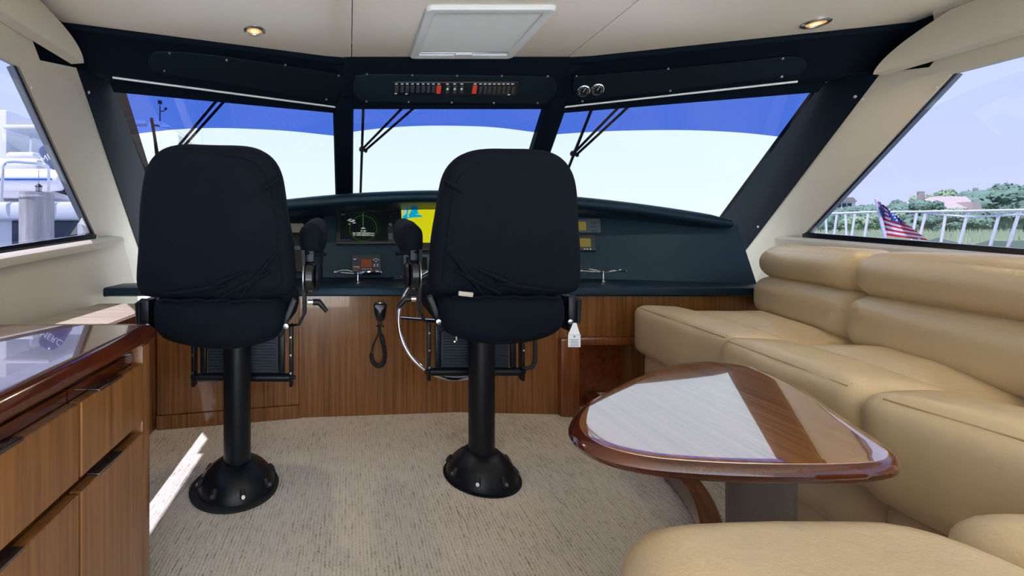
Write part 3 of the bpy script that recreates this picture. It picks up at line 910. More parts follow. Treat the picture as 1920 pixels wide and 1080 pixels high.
# vhf radio
v_ = instrument('marine_radio', 'black fixed mount marine radio with an orange lit screen', 'radio', 660, 482, 713, 515, 0.05, 'instr_dark')
plate('screen', 677, 486, 697, 501, 0.001, 'scr_orange', v_, w0=0.0505, r=.002, er=.0003)
for (x, y_) in ((701, 487), (705, 485), (709, 487), (705, 490), (702, 496), (708, 496), (702, 499), (708, 499)):
    plate('button', x - 1.6, y_ - 1, x + 1.6, y_ + 1, 0.003, 'button', v_, w0=0.05, r=.002, er=.001)
for x in (680, 685, 690, 695): plate('button', x - 1.4, 503.4, x + 1.4, 505.2, 0.003, 'button', v_, w0=0.05, r=.002, er=.001)
plate('distress_button', 670, 502, 676, 505, 0.004, 'red', v_, w0=0.05, r=.003, er=.001)
plate('maker_mark', 662.5, 485, 668, 487, 0.001, 'legend', v_, w0=0.05, r=.001, er=.0003)
plate('legend', 662.5, 499.6, 674, 500.8, 0.001, 'legend', v_, w0=0.05, r=.001, er=.0003)
b = B(); b.lathe(fpt(705.5, 506.5, .05), [(.012, 0), (.011, .014), (.0005, .015)], 20, FN); b.build('knob', 'instr_dark', v_)
# autopilot
ap = instrument('autopilot_unit', 'grey autopilot control head with a digit display behind the steering wheel', 'instrument', 757, 478, 815, 513, 0.02, 'instr')
plate('screen', 762, 482, 800, 506, 0.001, 'scr_dark', ap, w0=0.0205, r=.002, er=.0003)
text('0', 0.022, (fpt(779.5, 489.5, .0225), FU, FV, FN), 'scr_white', ap)
for (x, y_) in ((769, 497), (769, 502), (776, 497), (776, 502)): plate('soft_key', x - 2.5, y_ - 1.6, x + 2.5, y_ + 1.6, .0012, 'instr', ap, w0=.0215, r=.001, er=.0003)
for x in (770, 779, 788): plate('button', x - 3, 507.5, x + 3, 509.5, .003, 'button', ap, w0=.02, r=.002, er=.001)
for y_ in (485, 489, 493): plate('button', 804, y_ - 1, 811, y_ + 1, .003, 'button', ap, w0=.02, r=.002, er=.001)
# port-side audio / phone cluster
pa, qa = Vector((-0.45, 2.80, LEDGE_Z)), Vector((-0.175, 2.905, LEDGE_Z))
SU = (qa - pa).normalized(); SN0 = Vector((SU.y, -SU.x, 0)); SN = (SN0 + Z * TILT).normalized(); SV = SN.cross(SU)
save = (FN, FU, FV, FP)
FN, FU, FV, FP = SN, SU, SV, pa
au = instrument('stereo_display', 'small angled display with a silver knob beside the port chair', 'display', 522, 412, 577, 470, 0.02, 'blackgloss')
plate('screen', 524, 419, 569, 436, .001, pm('cream_screen', hexlin(150, 142, 128), 0.2), au, w0=.0205, er=.0003)
b = B(); b.lathe(fpt(537.5, 450, .02), [(.021, 0), (.021, .006), (.018, .009), (.016, .009)], 24, FN); b.build('knob_ring', 'chrome', au)
b = B(); b.lathe(fpt(537.5, 450, .02), [(.016, 0), (.015, .012), (.0005, .013)], 24, FN); b.build('knob', 'instr', au)
for (x, y_) in ((533, 459), (549, 447), (549, 457)): plate('button', x - 1.5, y_ - 1, x + 1.5, y_ + 1, .003, 'button', au, w0=.02, r=.001, er=.001)
plate('indicator', 533, 416, 538, 418, .001, 'scr_green', au, w0=.0205, r=.001, er=.0003)
ph = instrument('handset_cradle', 'grey framed handset cradle under the stereo display', 'cradle', 531, 463, 575, 512, 0.03, 'instr')
plate('recess', 538, 468, 568, 508, .002, 'blackgloss', ph, w0=.031, er=.0005)
FN, FU, FV, FP = save
# two small instruments on starboard side of the face
pa, qa = Vector((1.30, 2.865, LEDGE_Z)), Vector((2.36, 2.535, LEDGE_Z))
FU = (qa - pa).normalized(); FN = (Vector((FU.y, -FU.x, 0)) + Z * TILT).normalized(); FV = FN.cross(FU); FP = pa
i1 = instrument('depth_sounder', 'small grey instrument with a wide keypad above its darker twin', 'instrument', 1076, 413, 1123, 439, 0.03, 'instr')
plate('screen', 1082, 416, 1098, 432, .001, 'scr_amber', i1, w0=.0305, er=.0003, r=.002)
for (x, y_) in ((1109, 417), (1114, 416), (1118, 418), (1113.5, 420), (1110, 425), (1116, 425), (1111, 432.5), (1117, 432.5)): plate('button', x - 1.5, y_ - 1, x + 1.5, y_ + 1, .003, 'instr_dark', i1, w0=.03, r=.002, er=.001)
i2 = instrument('depth_gauge', 'small dark instrument with amber screen below the keypad instrument', 'instrument', 1074, 443, 1114, 472, 0.03, 'instr_dark')
plate('screen', 1082, 447, 1107, 463, .001, 'scr_amber', i2, w0=.0305, er=.0003, r=.002)
for x in (1096, 1101, 1107): plate('button', x - 1.4, 466, x + 1.4, 468, .003, 'legend', i2, w0=.03, r=.002, er=.001)

FN, FU, FV, FP = save
# keypad on ledge
kp = at_z(760, 523, LEDGE_Z); t = thing('keypad', 'small black keypad lying on the ledge by the steering wheel', 'keypad', kp)
b = B(); b.slab(rrect(0.165, 0.10, .01, 4), 0.012, (kp + Z * .0065, X, Y, Z), er=.004); b.build('housing', 'instr_dark', t)
for i in range(5):
    for j in range(2):
        b = B(); b.slab(rrect(.018, .016, .004, 3), .005, (kp + Vector((-.055 + i * .027, -.022 + j * .04, .0145)), X, Y, Z), er=.002); b.build('key', 'button' if j == 0 and i in (2, 3, 4) else 'instr', t)

# chrome wavy stands on the ledge
def wave_stand(px, py, label):
    p = at_z(px, py, LEDGE_Z)
    t = thing('chrome_stand', label, 'stand', p, 'chrome stands on the dash ledge')
    b = B(); b.lathe(p, [(.016, .0005), (.016, .004), (.006, .008), (.0055, .062)], 18); b.build('stem', 'chrome', t)
    for ph_, oy in ((0, 0.034), (1, -0.034)):
        pts = []
        for k in range(33):
            f = k / 32; x = -.135 + .27 * f
            pts.append(p + Vector((x, oy * math.sin(PI * f * 2), .064 + .010 * (1 - abs(2 * f - 1)) * -1 + .012 * abs(math.sin(2 * PI * f)) * (1 if ph_ == 0 else .2))))
        b = B(); b.tube(pts, .0055, 8); b.build('arm', 'chrome', t)
    for s_ in (-1, 1):
        b = B(); b.sphere(p + Vector((s_ * .135, 0, .064)), .0075, sub=2); b.build('arm_tip', 'chrome', t)
wave_stand(671, 531, 'chrome stand with wavy arms in front of the marine radio')
wave_stand(1131, 528, 'chrome stand with wavy arms on the ledge right of the starboard chair')

# ================================================================== CHAIRS
def helm_chair(cx, cy, arm, label):
    """arm: +1 armrest shown on starboard side of the chair, -1 on port side"""
    t = thing('helm_chair', label, 'chair', (cx, cy, 0), 'helm chairs')
    P = lambda x, y_, z: Vector((cx + x, cy + y_, z))
    # base
    b = B(); R = .146 if arm < 0 else .152
    b.lathe(P(0, 0, 0), [(R + .012, .001), (R + .012, .006), (R, .008), (R - .002, .018), (R - .008, .036), (R - .020, .056), (R - .038, .076), (R - .060, .093), (.074, .104), (.060, .109), (.054, .110)], 56)
    base = b.build('base', 'blackmetal', t)
    for k in range(8):
        a = 2 * PI * (k + .5) / 8 - PI / 2
        d = Vector((math.cos(a), math.sin(a), 0)); q = P(0, 0, .034) + d * (R - .008); ax_ = (d * .80 + Z * .60).normalized()
        b = B(); b.tube([q - d * .014 + Z * .026, q - d * .006 + Z * .014, q + ax_ * .001, q - Z * .004 + d * .003], [.008, .0105, .0115, .009], 12); b.build('bolt_socket', 'rubber', base)
        b = B(); b.cyl(q + ax_ * .008, q + ax_ * .0130, .0070, seg=12); b.build('bolt', 'steel', base)
    if arm > 0:
        b = B(); b.lathe(P(-.008, -.005, 0), [(R + .020, .001), (R + .022, .010), (R + .010, .013), (R + .004, .012)], 56); b.build('base_ring', 'rubber', base)
    b = B(); b.lathe(P(0, 0, 0), [(.0535, .10), (.0535, .56), (.060, .562), (.060, .60), (.050, .604), (.050, .64)], 40); b.build('column', 'blackmetal', t)
    b = B(); b.box(P(0, -.02, .645), (.30, .34, .03), bev=.006); b.build('seat_plate', 'blackmetal', t)
    # seat with cover: soft pouch
    b = B()
    mt = Matrix.Translation(P(0, -.035, .735))
    b.rbox((.455, .49, .145), .055, mt, n=12, puff=(.012, .012, .022), wob=.006, seed=cx * 5)
    for v in b.bm.verts:
        # rear skirt droops in the middle
        if v.co.z < .70 and v.co.y < cy: v.co.z -= .045 * max(0, 1 - ((v.co.x - cx) / .23) ** 2)
    seat = b.build('seat_cover', 'fabric', t, angle=80)
    b = B(); pts = [P(-.19 + .38 * k / 12, -.283 - .004 * math.sin(k), .79 + .004 * math.sin(k * 2.1)) for k in range(13)]
    b.tube(pts, .006, 8); b.build('seam', 'fabric', seat)
    # backrest with cover
    half = [(0, .507), (.075, .506), (.130, .499), (.170, .482), (.203, .450), (.225, .405), (.238, .345), (.247, .27), (.257, .17), (.267, .06), (.262, .022), (.245, .004), (.20, -.004), (.10, -.006)]
    ol = half + [(0, -.004)] + [(-x, z) for x, z in half[::-1][:-1]]
    ol = [(x, z) for x, z in ol]
    ol = [tuple(q) for q in catmull(ol, 3)]
    lean = math.radians(7)
    fr = (P(0, -.245, .805), X, Vector((0, -math.sin(lean), math.cos(lean))), Vector((0, -math.cos(lean), -math.sin(lean))))
    b = B(); b.slab(ol, .13, fr, er=.05, puff=(.012, .02), wob=.007, seed=cx * 9)
    bk = b.build('back_cover', 'fabric', t, angle=80)
    b = B()
    rim = [fr[0] + X * (p[0] * .86) + fr[1].cross(fr[3]) * 0 + fr[2] * (.245 + (p[1] - .245) * .86) + fr[3] * .068 for p in ol]
    sl = [q for p, q in zip(ol, rim) if p[0] * arm > .05]
    sl.sort(key=lambda q: q.z)
    b.tube([q for q in sl if q.x * 0 == 0][::1], .0028, 6); b.build('seam', 'fabric', bk)
    # folds of cloth gathered at the lower edge
    for (x0, z0, x1, z1) in ((-.16, .02, .05, .05), (.03, .01, .2, .10), (.09, .01, .215, .16), (-.05, .03, .12, .10), (.17, .36, .235, .40)):
        b = B(); q0 = fr[0] + X * x0 * arm + fr[2] * z0 + fr[3] * .072; q1 = fr[0] + X * x1 * arm + fr[2] * z1 + fr[3] * .078
        b.tube([q0, q0.lerp(q1, .5) + fr[3] * .004, q1], [.004, .009, .003], 8); b.build('fold', 'fabric', bk)
    # arm side: bracket, hinge disc, armrest, lever
    s = arm
    xa = .275 * s
    b = B()
    path = [P(.20 * s, -.10, .665), P(.262 * s, -.13, .675), P(.285 * s, -.14, .72), P(.285 * s, -.15, .80), P(.285 * s, -.16, .90), P(.285 * s, -.17, .955)]
    rows = []
    for p in path: rows.append([p + Vector((-.006, -.022, 0)), p + Vector((.006, -.022, 0)), p + Vector((.006, .022, 0)), p + Vector((-.006, .022, 0))])
    b.grid(rows, closed_v=True, caps=True); b.build('arm_bracket', 'blackmetal', t)
    dc = P(.305 * s, -.15, .855)
    b = B(); b.lathe(dc - X * s * .014, [(.056, 0), (.060, .004), (.060, .026), (.054, .032), (.02, .034)], 36, X * s); disc = b.build('hinge_disc', 'blackgloss', t)
    b = B(); b.lathe(dc - X * s * .02, [(.061, 0), (.061, .003)], 36, X * s); b.build('hinge_ring', 'steel', disc)
    b = B(); b.lathe(dc + X * s * .022, [(.046, 0), (.050, .004), (.046, .012), (.03, .015)], 30, X * s); b.build('hinge_cap', 'blackmetal', disc)
    b = B(); b.box(P(.305 * s, -.14, .925), (.034, .05, .06), bev=.006); b.build('arm_neck', 'blackmetal', t)
    b = B(); rot = Matrix.Rotation(math.radians(6), 4, 'X')
    b.rbox((.088, .34, .125), .042, Matrix.Translation(P(.312 * s, .0, 1.005)) @ rot, n=9, puff=(.004, .004, .004), wob=.005, seed=3)
    ar = b.build('armrest', 'fabric', t, angle=80)
    b = B(); b.tube([P(.29 * s, -.165, .945), P(.345 * s, -.14, .938), P(.345 * s, .10, .925)], .008, 8); b.build('cover_hem', 'fabric', ar)
    # lever
    lv = P(.300 * s, -.165, .765)
    b = B(); b.cyl(lv, lv + X * s * .028, .010, seg=16); lo_ = b.build('lever_pin', 'chrome', t)
    b = B(); e0 = lv + X * s * .028
    b.tube([e0 - X * s * .01, e0 + X * s * .012, e0 + Vector((s * .022, 0, -.012)), e0 + Vector((s * .040, 0, -.034))], [.012, .012, .010, .007], 10); b.build('lever', 'blackmetal', lo_)
    # opposite side: folded lever and hinge
    b = B(); b.box(P(-.262 * s, -.20, .72), (.03, .07, .13), bev=.008); b.build('hinge_plate', 'blackmetal', t)
    lv = P(-.278 * s, -.22, .775)
    b = B(); b.tube([lv + X * s * .03, lv, lv - X * s * .012 - Z * .006, lv - X * s * .010 - Z * .09], [.010, .013, .012, .009], 10); b.build('lever', 'blackmetal', t)
    for q in ((-.235, .70), (.235, .70)):
        b = B(); b.lathe(P(q[0], -.27, q[1]), [(.009, 0), (.009, .004), (.001, .006)], 12, -Y); b.build('bolt', 'steel', t)
    b = B(); b.box(P(.232 * s, -.215, .72), (.02, .03, .14), Matrix.Rotation(math.radians(22 * s), 3, 'Y'), bev=.004); b.build('back_strut', 'blackmetal', t)
    # footrest
    fy = .095
    fr_ = thing_part = B()
    for sx in (-1, 1):
        fr_.box(P(.205 * sx, fy, .50), (.014, .045, .26), bev=.004)
    fr_.cyl(P(-.21, fy, .405), P(.21, fy, .405), .018, seg=16)
    for sx in (-1, 1): fr_.cyl(P(.212 * sx, fy, .405), P(.222 * sx, fy, .405), .008, seg=12)
    ft = fr_.build('footrest_frame', 'blackmetal', t)
    b = B(); b.box(P(0, fy + .005, .505), (.30, .014, .165), bev=.006); pad = b.build('footrest_pad', 'ribpad', t)
    for k in range(12):
        b = B(); b.box(P(0, fy - .005, .437 + k * .0125), (.285, .007, .0065), bev=.002, seg=1); b.build('rib', 'ribpad', pad)
    for sx in (-1, 1):
        b = B(); b.box(P(.165 * sx, fy - .004, .52), (.025, .022, .19), bev=.005); b.build('footrest_bar', 'blackmetal', t)
    for k in range(3):
        for sx in (-1, 1):
            b = B(); b.lathe(P(.205 * sx, fy - .023, .43 + k * .075), [(.005, 0), (.004, .002), (.0005, .002)], 10, -Y); b.build('bolt', 'steel', ft)
    return t
lc = helm_chair(-0.452, 1.755, 1, 'black covered helm chair nearer the cabinets, its base ringed by a rubber gasket')
rc = helm_chair(0.551, 1.83, -1, 'black covered helm chair in front of the steering wheel and chart display')
# loose items of the starboard chair
cx, cy = 0.551, 1.83
b = B(); b.tube([(cx + .235, cy + .06, .58), (cx + .25, cy + .06, .545), (cx + .25, cy + .06, .46), (cx + .235, cy + .06, .435), (cx + .205, cy + .06, .43)], .009, 10); o = b.build('strap', 'rubber', rc)
b = B(); b.tube([(cx - .17, cy - .24, .672), (cx - .165, cy - .24, .668), (cx - .163, cy - .24, .625)], .004, 8); b.sphere((cx - .170, cy - .24, .622), .006, sub=1); b.build('safety_pin', 'chrome', rc)
b = B(); b.box((cx - .155, cy - .335, .808), (.05, .012, .016), Matrix.Rotation(.1, 3, 'Y'), bev=.003); b.build('cloth_tab', 'beige', rc)
# paper tag
tp = Vector((cx + .252, cy - .265, .60))
tg = thing('paper_tag', 'white printed paper tag hanging from the starboard chair seat', 'tag', tp)
b = B(); b.box(tp + Vector((0, 0, .030)), (.044, .0012, .043)); b.build('lower_leaf', 'paper', tg)
b = B(); b.prism([tp + Vector((-.020, .002, .052)), tp + Vector((.022, .002, .052)), tp + Vector((.014, .012, .092)), tp + Vector((.002, .012, .092))], (0, .0012, 0)); b.build('upper_leaf', 'paper', tg)
for k in range(5):
    b = B(); b.box(tp + Vector((0, -.0010, .013 + k * .0055)), (.034 - .006 * (k % 2), .0006, .0018)); b.build('print_line', 'ink', tg)
b = B(); b.box(tp + Vector((0, -.0010, .046)), (.006, .0006, .006)); b.build('emblem', 'ink', tg)

# ================================================================== STEERING WHEEL
wc = Vector((0.512, 2.17, 0.575))
wn_ = Vector((0, -1, 0.22)).normalized(); wu = X; wv = wn_.cross(wu)
if wv.z < 0: wv = -wv
sw_ = thing('steering_wheel', 'large thin chrome steering wheel with slim spokes', 'wheel', (wc.x, 2.3, wc.z - .26))
n_ = 72
b = B(); b.tube([wc + (wu * math.cos(2 * PI * k / n_) + wv * math.sin(2 * PI * k / n_)) * .270 for k in range(n_)], .0105, 12, closed=True); b.build('rim', 'chrome', sw_)
for k in range(5):
    a = math.radians(176 + 72 * k)
    b = B(); d = wu * math.cos(a) + wv * math.sin(a); b.tube([wc - wn_ * .03 + d * .035, wc - wn_ * .022 + d * .15, wc + d * .266], .006, 8); b.build('spoke', 'chrome', sw_)
b = B(); b.lathe(wc - wn_ * .045, [(.045, 0), (.045, .02), (.03, .03), (.001, .033)], 24, wn_); b.build('hub', 'chrome', sw_)
b = B(); b.cyl(wc - wn_ * .04, (wc - wn_ * .29), .022, .03, seg=20); b.build('shaft', 'blackmetal', sw_)

# radio microphone with coiled cord
mp = at(713, 585, 2.40)
mi = thing('radio_microphone', 'black hand microphone on a clip with a coiled cord hanging on the teak panel', 'microphone', (mp.x, 2.42, mp.z - .3))
ol = [(-.032, .045), (.032, .045), (.034, .02), (.030, -.01), (.018, -.045), (-.018, -.045), (-.030, -.01), (-.034, .02)]
b = B(); b.slab([tuple(q) for q in catmull(ol, 4)], .032, (mp, X, Z, -Y), er=.010, puff=(.004, 0)); mb = b.build('body', 'blackgloss', mi)
b = B(); b.box(mp + Vector((0, -.0185, .012)), (.014, .002, .004)); b.build('maker_mark', 'legend', mb)
b = B(); b.lathe(mp + Vector((0, .01, .046)), [(.02, 0), (.018, .008), (.001, .008)], 14); b.build('top_cap', 'steel', mb)
b = B(); b.box(mp + Vector((0, .012, -.066)), (.016, .02, .03), bev=.003); b.sphere(mp + Vector((-.016, 0, -.078)), .006, sub=1); b.sphere(mp + Vector((.016, 0, -.078)), .006, sub=1); b.build('clip', 'blackmetal', mi)
wallD = mp.y + .018
def q_(px, py): return at(px, py, wallD)
path = catmull([q_(711, 610), q_(708, 630), q_(700, 648), q_(697, 668), q_(701, 682), q_(710, 686), q_(719, 680), q_(721, 660), q_(717, 638), q_(714, 622), q_(713, 612)], 40, closed=False)
pts = []
for i, p in enumerate(path):
    f = i / (len(path) - 1)
    rr = .010 if .28 < f < .86 else .001
    a = i * 1.25
    t_ = (path[min(i + 1, len(path) - 1)] - path[max(0, i - 1)]).normalized(); u_ = t_.cross(Y).normalized()
    pts.append(p + (u_ * math.cos(a) + Y * math.sin(a)) * rr)
b = B(); b.tube(pts, .0038, 6); b.build('coiled_cord', 'rubber', mi)

# ================================================================== PORT SIDE BENCH
bench = thing('side_bench', 'low side bench with a striped fabric top beside the port window', 'bench', (-1.18, 1.9, 0))
b = B(); b.box((-1.17, 1.80, .62), (.332, 1.06, .04), bev=.008); b.build('striped_top', 'stripe', bench)
b = B(); b.box((-.993, 1.80, .615), (.022, 1.06, .045), bev=.006); b.build('edge_trim', 'woodtrim', bench)
b = B(); b.box((-1.02, 1.79, .30), (.03, 1.02, .60)); b.build('front_panel', 'woodpanel', bench)

# ================================================================== PORT CABINETS
CXF, CTOP, CEND = -0.530, 0.770, 1.190
top = thing('worktop', 'polished teak worktop with a dark rounded edge over the port cabinets', 'worktop', (-.95, .4, CTOP - .04))
b = B(); b.box((-.945, .09, CTOP - .012), (.79, 2.17, .024)); b.build('veneer', 'woodtop', top)
b = B()
prof = [(0.0, 0.0), (.016, -.001), (.030, -.007), (.038, -.018), (.036, -.030), (.026, -.038), (.0, -.040)]
path = [(Vector((-.552, AFT + .6, CTOP)), X), (Vector((-.552, 1.10, CTOP)), X)]
for k in range(1, 9):
    a = PI / 2 * k / 8
    path.append((Vector((-.572 + .02 * math.cos(a), 1.155 + .02 * math.sin(a), CTOP)), Vector((math.cos(a), math.sin(a), 0))))
path.append((Vector((-1.34, 1.175, CTOP)), Y))
b.grid([[p + d * u_ + Z * (z_ + .0005) for u_, z_ in prof] for p, d in path], closed_v=True, caps=True)
b.build('bullnose_edge', 'woodrim', top)
units = [(1.165, 0.862, 'far'), (0.858, 0.520, 'near'), (0.516, 0.16, 'aft')]
labs = ['teak cabinet unit at the far end of the worktop, beside the port chair', 'teak cabinet unit nearer the camera, left of the end unit', 'teak cabinet unit nearest the camera along the worktop']
for (d1, d0, nm), lab in zip(units[:2], labs):
    cab = thing('cabinet', lab, 'cabinet', (-.9, (d0 + d1) / 2, 0), 'port cabinets')
    b = B(); b.box((-.95, (d0 + d1) / 2, .355), (.76, d1 - d0 - .001, .71)); b.build('body', 'woodpanel2', cab, angle=30)
    fe = d1 - (.045 if nm == 'far' else .002)
    def front(z0, z1, name):
        b = B(); b.box((-.549 + .006, (fe + d0 + .002) / 2, (z0 + z1) / 2), (.026, fe - d0 - .002, z1 - z0), bev=.002, seg=1); return b.build(name, 'woodpanel2', cab, angle=30)
    dr = front(.535, .684, 'drawer'); do = front(.06, .506, 'door')
    for (par, zt) in ((dr, .684), (do, .506)):
        hc_ = fe - (fe - d0) * .58
        b = B(); b.box((-.5425, hc_, zt + .0025), (.027, .095, .004), bev=.0012); b.box((-.5295, hc_, zt + .0015), (.003, .095, .007), bev=.001, seg=1); b.build('pull', 'bronze', par)
    b = B(); b.box((-.566, (fe + d0) / 2, .5205), (.004, fe - d0 - .004, .028)); b.build('finger_gap', 'woodrim', cab)
    b = B(); b.box((-.562, (fe + d0) / 2, .698), (.012, fe - d0, .022)); b.build('finger_gap', 'woodrim', cab)
    if nm == 'far':
        b = B(); b.box((-.548, d1 - .021, .365), (.032, .042, .725), bev=.004); b.build('corner_stile', 'woodpanel2', cab)

# ================================================================== TABLE
TZ = .635
tpix = [(1066, 803), (1075, 830), (1120, 858), (1200, 878), (1300, 888), (1400, 893), (1520, 895), (1620, 893), (1678, 887), (1693, 874), (1680, 856), (1640, 828), (1590, 795), (1520, 745), (1450, 707), (1390, 689), (1320, 682), (1260, 689), (1200, 709), (1130, 743), (1085, 772)]
tw = [at_z(px, py, TZ - .015) for px, py in tpix]
tol = [tuple(q) for q in catmull([(p.x, p.y) for p in tw], 5)]
ccx = sum(p[0] for p in tol) / len(tol); ccy = sum(p[1] for p in tol) / len(tol)
colp = at(1425, 940, .89)
tab = thing('pedestal_table', 'glossy rounded triangular teak table on a single grey column', 'table', (colp.x, colp.y, PLAT))
b = B(); inner = [(ccx + (x - ccx) * .935, ccy + (y_ - ccy) * .935) for x, y_ in tol]
b.slab(inner, .020, (Vector((0, 0, TZ - .0105)), X, Y, Z), er=.0015); b.build('veneer_top', 'woodtable', tab)
b = B()
R_ = sum(math.hypot(p[0] - ccx, p[1] - ccy) for p in tol) / len(tol)
prof = [(.066, -.0008), (.03, -.0006), (.014, -.002), (.005, -.007), (0, -.015), (.004, -.024), (.014, -.031), (.07, -.032)]
b.grid([[Vector((ccx + (x - ccx) * (1 - d_ / R_), ccy + (y_ - ccy) * (1 - d_ / R_), TZ + z_)) for x, y_ in tol] for d_, z_ in prof], closed_v=True); b.build('rim', 'woodrim', tab)
b = B(); b.slab([(ccx + (x - ccx) * .8, ccy + (y_ - ccy) * .8) for x, y_ in tol], .016, (Vector((0, 0, TZ - .036)), X, Y, Z), er=.003); b.build('underside', 'woodrim', tab)
b = B(); b.cyl((colp.x, colp.y, PLAT + .01), (colp.x, colp.y, TZ - .04), .054, seg=40); b.build('column', 'grey', tab)
b = B(); b.lathe((colp.x, colp.y, PLAT), [(.10, .002), (.10, .010), (.08, .018), (.058, .024)], 40); b.build('foot_plate', 'grey', tab)

# ================================================================== SETTEE
st = thing('settee', 'tan leather L shaped settee with rolled cushions around the table', 'sofa', (1.8, 1.4, PLAT))
def along(p, q, w, z0, z1, r, name, inward=0.0, puff=(0, 0, 0), wob=.003, n=12, mat='leather', tilt=0.0):
    """cushion lying along p->q; its outer (aisle) side is the p-q line and it extends w to the starboard/aft side"""
    p, q = Vector((*p, 0)), Vector((*q, 0)); d = (q - p); L = d.length; d.normalize()
    nrm = Vector((-d.y, d.x, 0))
    if inward < 0: nrm = -nrm
    c = (p + q) / 2 + nrm * w / 2 + Z * (z0 + z1) / 2
    mt = Matrix((d, nrm, d.cross(nrm) if d.cross(nrm).z > 0 else -d.cross(nrm))).transposed().to_4x4()
    mt = Matrix.Translation(c) @ mt @ Matrix.Rotation(tilt, 4, 'X')
    b = B(); b.rbox((L, w, z1 - z0), r, mt, n=n, puff=puff, wob=wob, seed=L * 13)
    return b.build(name, mat, st, angle=80), (p, q, d, nrm)
fr1, fr2, fr3 = ((1.505, 2.34), (1.385, 1.60)), ((1.345, 1.615), (1.235, 1.065)), ((1.215, 1.06), (1.245, .60))
bk1, bk2 = ((2.13, 2.335), (1.875, 1.665)), ((1.835, 1.65), (1.52, .70))
SZ = .625
for (f, zz) in ((fr1, 0), (fr2, .006), (fr3, .01)):
    bo, (p, q, d, nrm) = along(*f, .235, .385, SZ + .008 + zz, .048, 'front_bolster', inward=1, puff=(.004, .010, .018), n=14)
    zt_ = SZ + .008 + zz
    for ang_ in (52, 66):
        ca_, sa_ = math.cos(math.radians(ang_)), math.sin(math.radians(ang_))
        off_ = nrm * (.048 * (1 - ca_)) + Z * (zt_ - .048 * (1 - sa_))
        b = B(); b.tube([p + d * .048 + off_, (p + q) / 2 + off_, q - d * .048 + off_], .0026 if ang_ == 52 else .0018, 6); b.build('stitching', 'stitch', bo)
# base below the bolsters
for (f, nm) in ((fr1, 1), (fr2, 2), (fr3, 3)):
    f2 = tuple((x + .045, y_) for x, y_ in f)
    along(*f2, .30, .20, .415, .07, 'base_roll', inward=1, puff=(0, .008, 0))
    f3 = tuple((x + .085, y_) for x, y_ in f)
    along(*f3, .30, PLAT, .24, .02, 'plinth', inward=1, wob=0)
# seat cushions behind the bolsters
def seat_poly(pts, z0, z1, name):
    ol = [tuple(q) for q in pts]
    b = B(); b.slab(ol, z1 - z0, (Vector((0, 0, (z0 + z1) / 2)), X, Y, Z), er=.055, puff=(.032, 0), wob=.004, seed=len(pts)); return b.build(name, 'leather', st, angle=80)
def quadround(a, b_, c, d, r=.05, n=4):
    P_ = [Vector(a), Vector(b_), Vector(c), Vector(d)]; out_ = []
    for i in range(4):
        p = P_[i]; pa_ = (P_[i - 1] - p).normalized() * r; pb_ = (P_[(i + 1) % 4] - p).normalized() * r
        m0 = (P_[i - 1] + p) / 2
        for k in range(n + 1):
            f = k / n; out_.append((p + pa_) * (1 - f) ** 2 + p * 2 * f * (1 - f) + (p + pb_) * f * f)
        nx = P_[(i + 1) % 4]; s0, s1 = p + pb_, nx + (p - nx).normalized() * r
        for k in range(1, 4): out_.append(s0.lerp(s1, k / 4))
    return out_
seat_poly(quadround((1.735, 2.335), (2.20, 2.335), (1.95, 1.65), (1.615, 1.62)), .45, SZ - .016, 'seat_cushion')
seat_poly(quadround((1.585, 1.61), (1.93, 1.635), (1.74, 1.07), (1.465, 1.06)), .45, SZ - .010, 'seat_cushion')
seat_poly(quadround((1.44, 1.05), (1.72, 1.05), (1.60, .62), (1.45, .62)), .45, SZ - .006, 'seat_cushion')
# back rolls
for f in (bk1, bk2):
    along(*f, .20, .585, .795, .075, 'lower_back_roll', inward=1, puff=(0, .012, 0), n=14)
    f2 = tuple((x + .025, y_ + .0) for x, y_ in f)
    along(*f2, .21, .775, .950, .085, 'upper_back_roll', inward=1, puff=(0, .014, .006), n=14)
# shelf filling the wedge between back and cabin side
b = B(); b.prism([(2.27, 2.335, .60), (2.53, 2.335, .60), (2.53, .30, .60), (1.62, .30, .60), (1.66, .70, .60), (1.98, 1.66, .60)], (0, 0, .27)); b.build('back_shelf', 'beige', st)
# aft leg of the settee, near the camera
b = B(); b.slab([tuple(q) for q in quadround((.345, .622), (.815, .628), (.805, .02), (.30, .02), r=.11, n=6)], .20, (Vector((0, 0, SZ - .088)), X, Y, Z), er=.07, puff=(.018, 0), wob=.003); b.build('seat_cushion', 'leather', st, angle=80)
b = B(); b.slab([tuple(q) for q in quadround((.828, .632), (1.215, .628), (1.215, .02), (.82, .02), r=.06, n=6)], .20, (Vector((0, 0, SZ - .085)), X, Y, Z), er=.06, puff=(.020, 0), wob=.003); o = b.build('corner_cushion', 'leather', st, angle=80)
b = B(); b.tube([(.868, .545, SZ + .0135), (.864, .40, SZ + .0185), (.86, .25, SZ + .0205), (.858, .1, SZ + .0135)], .002, 6); b.build('stitching', 'stitch', o)
b = B(); b.box((.80, .28, .285), (.80, .52, .30), bev=.03); b.build('aft_base', 'leather', st)

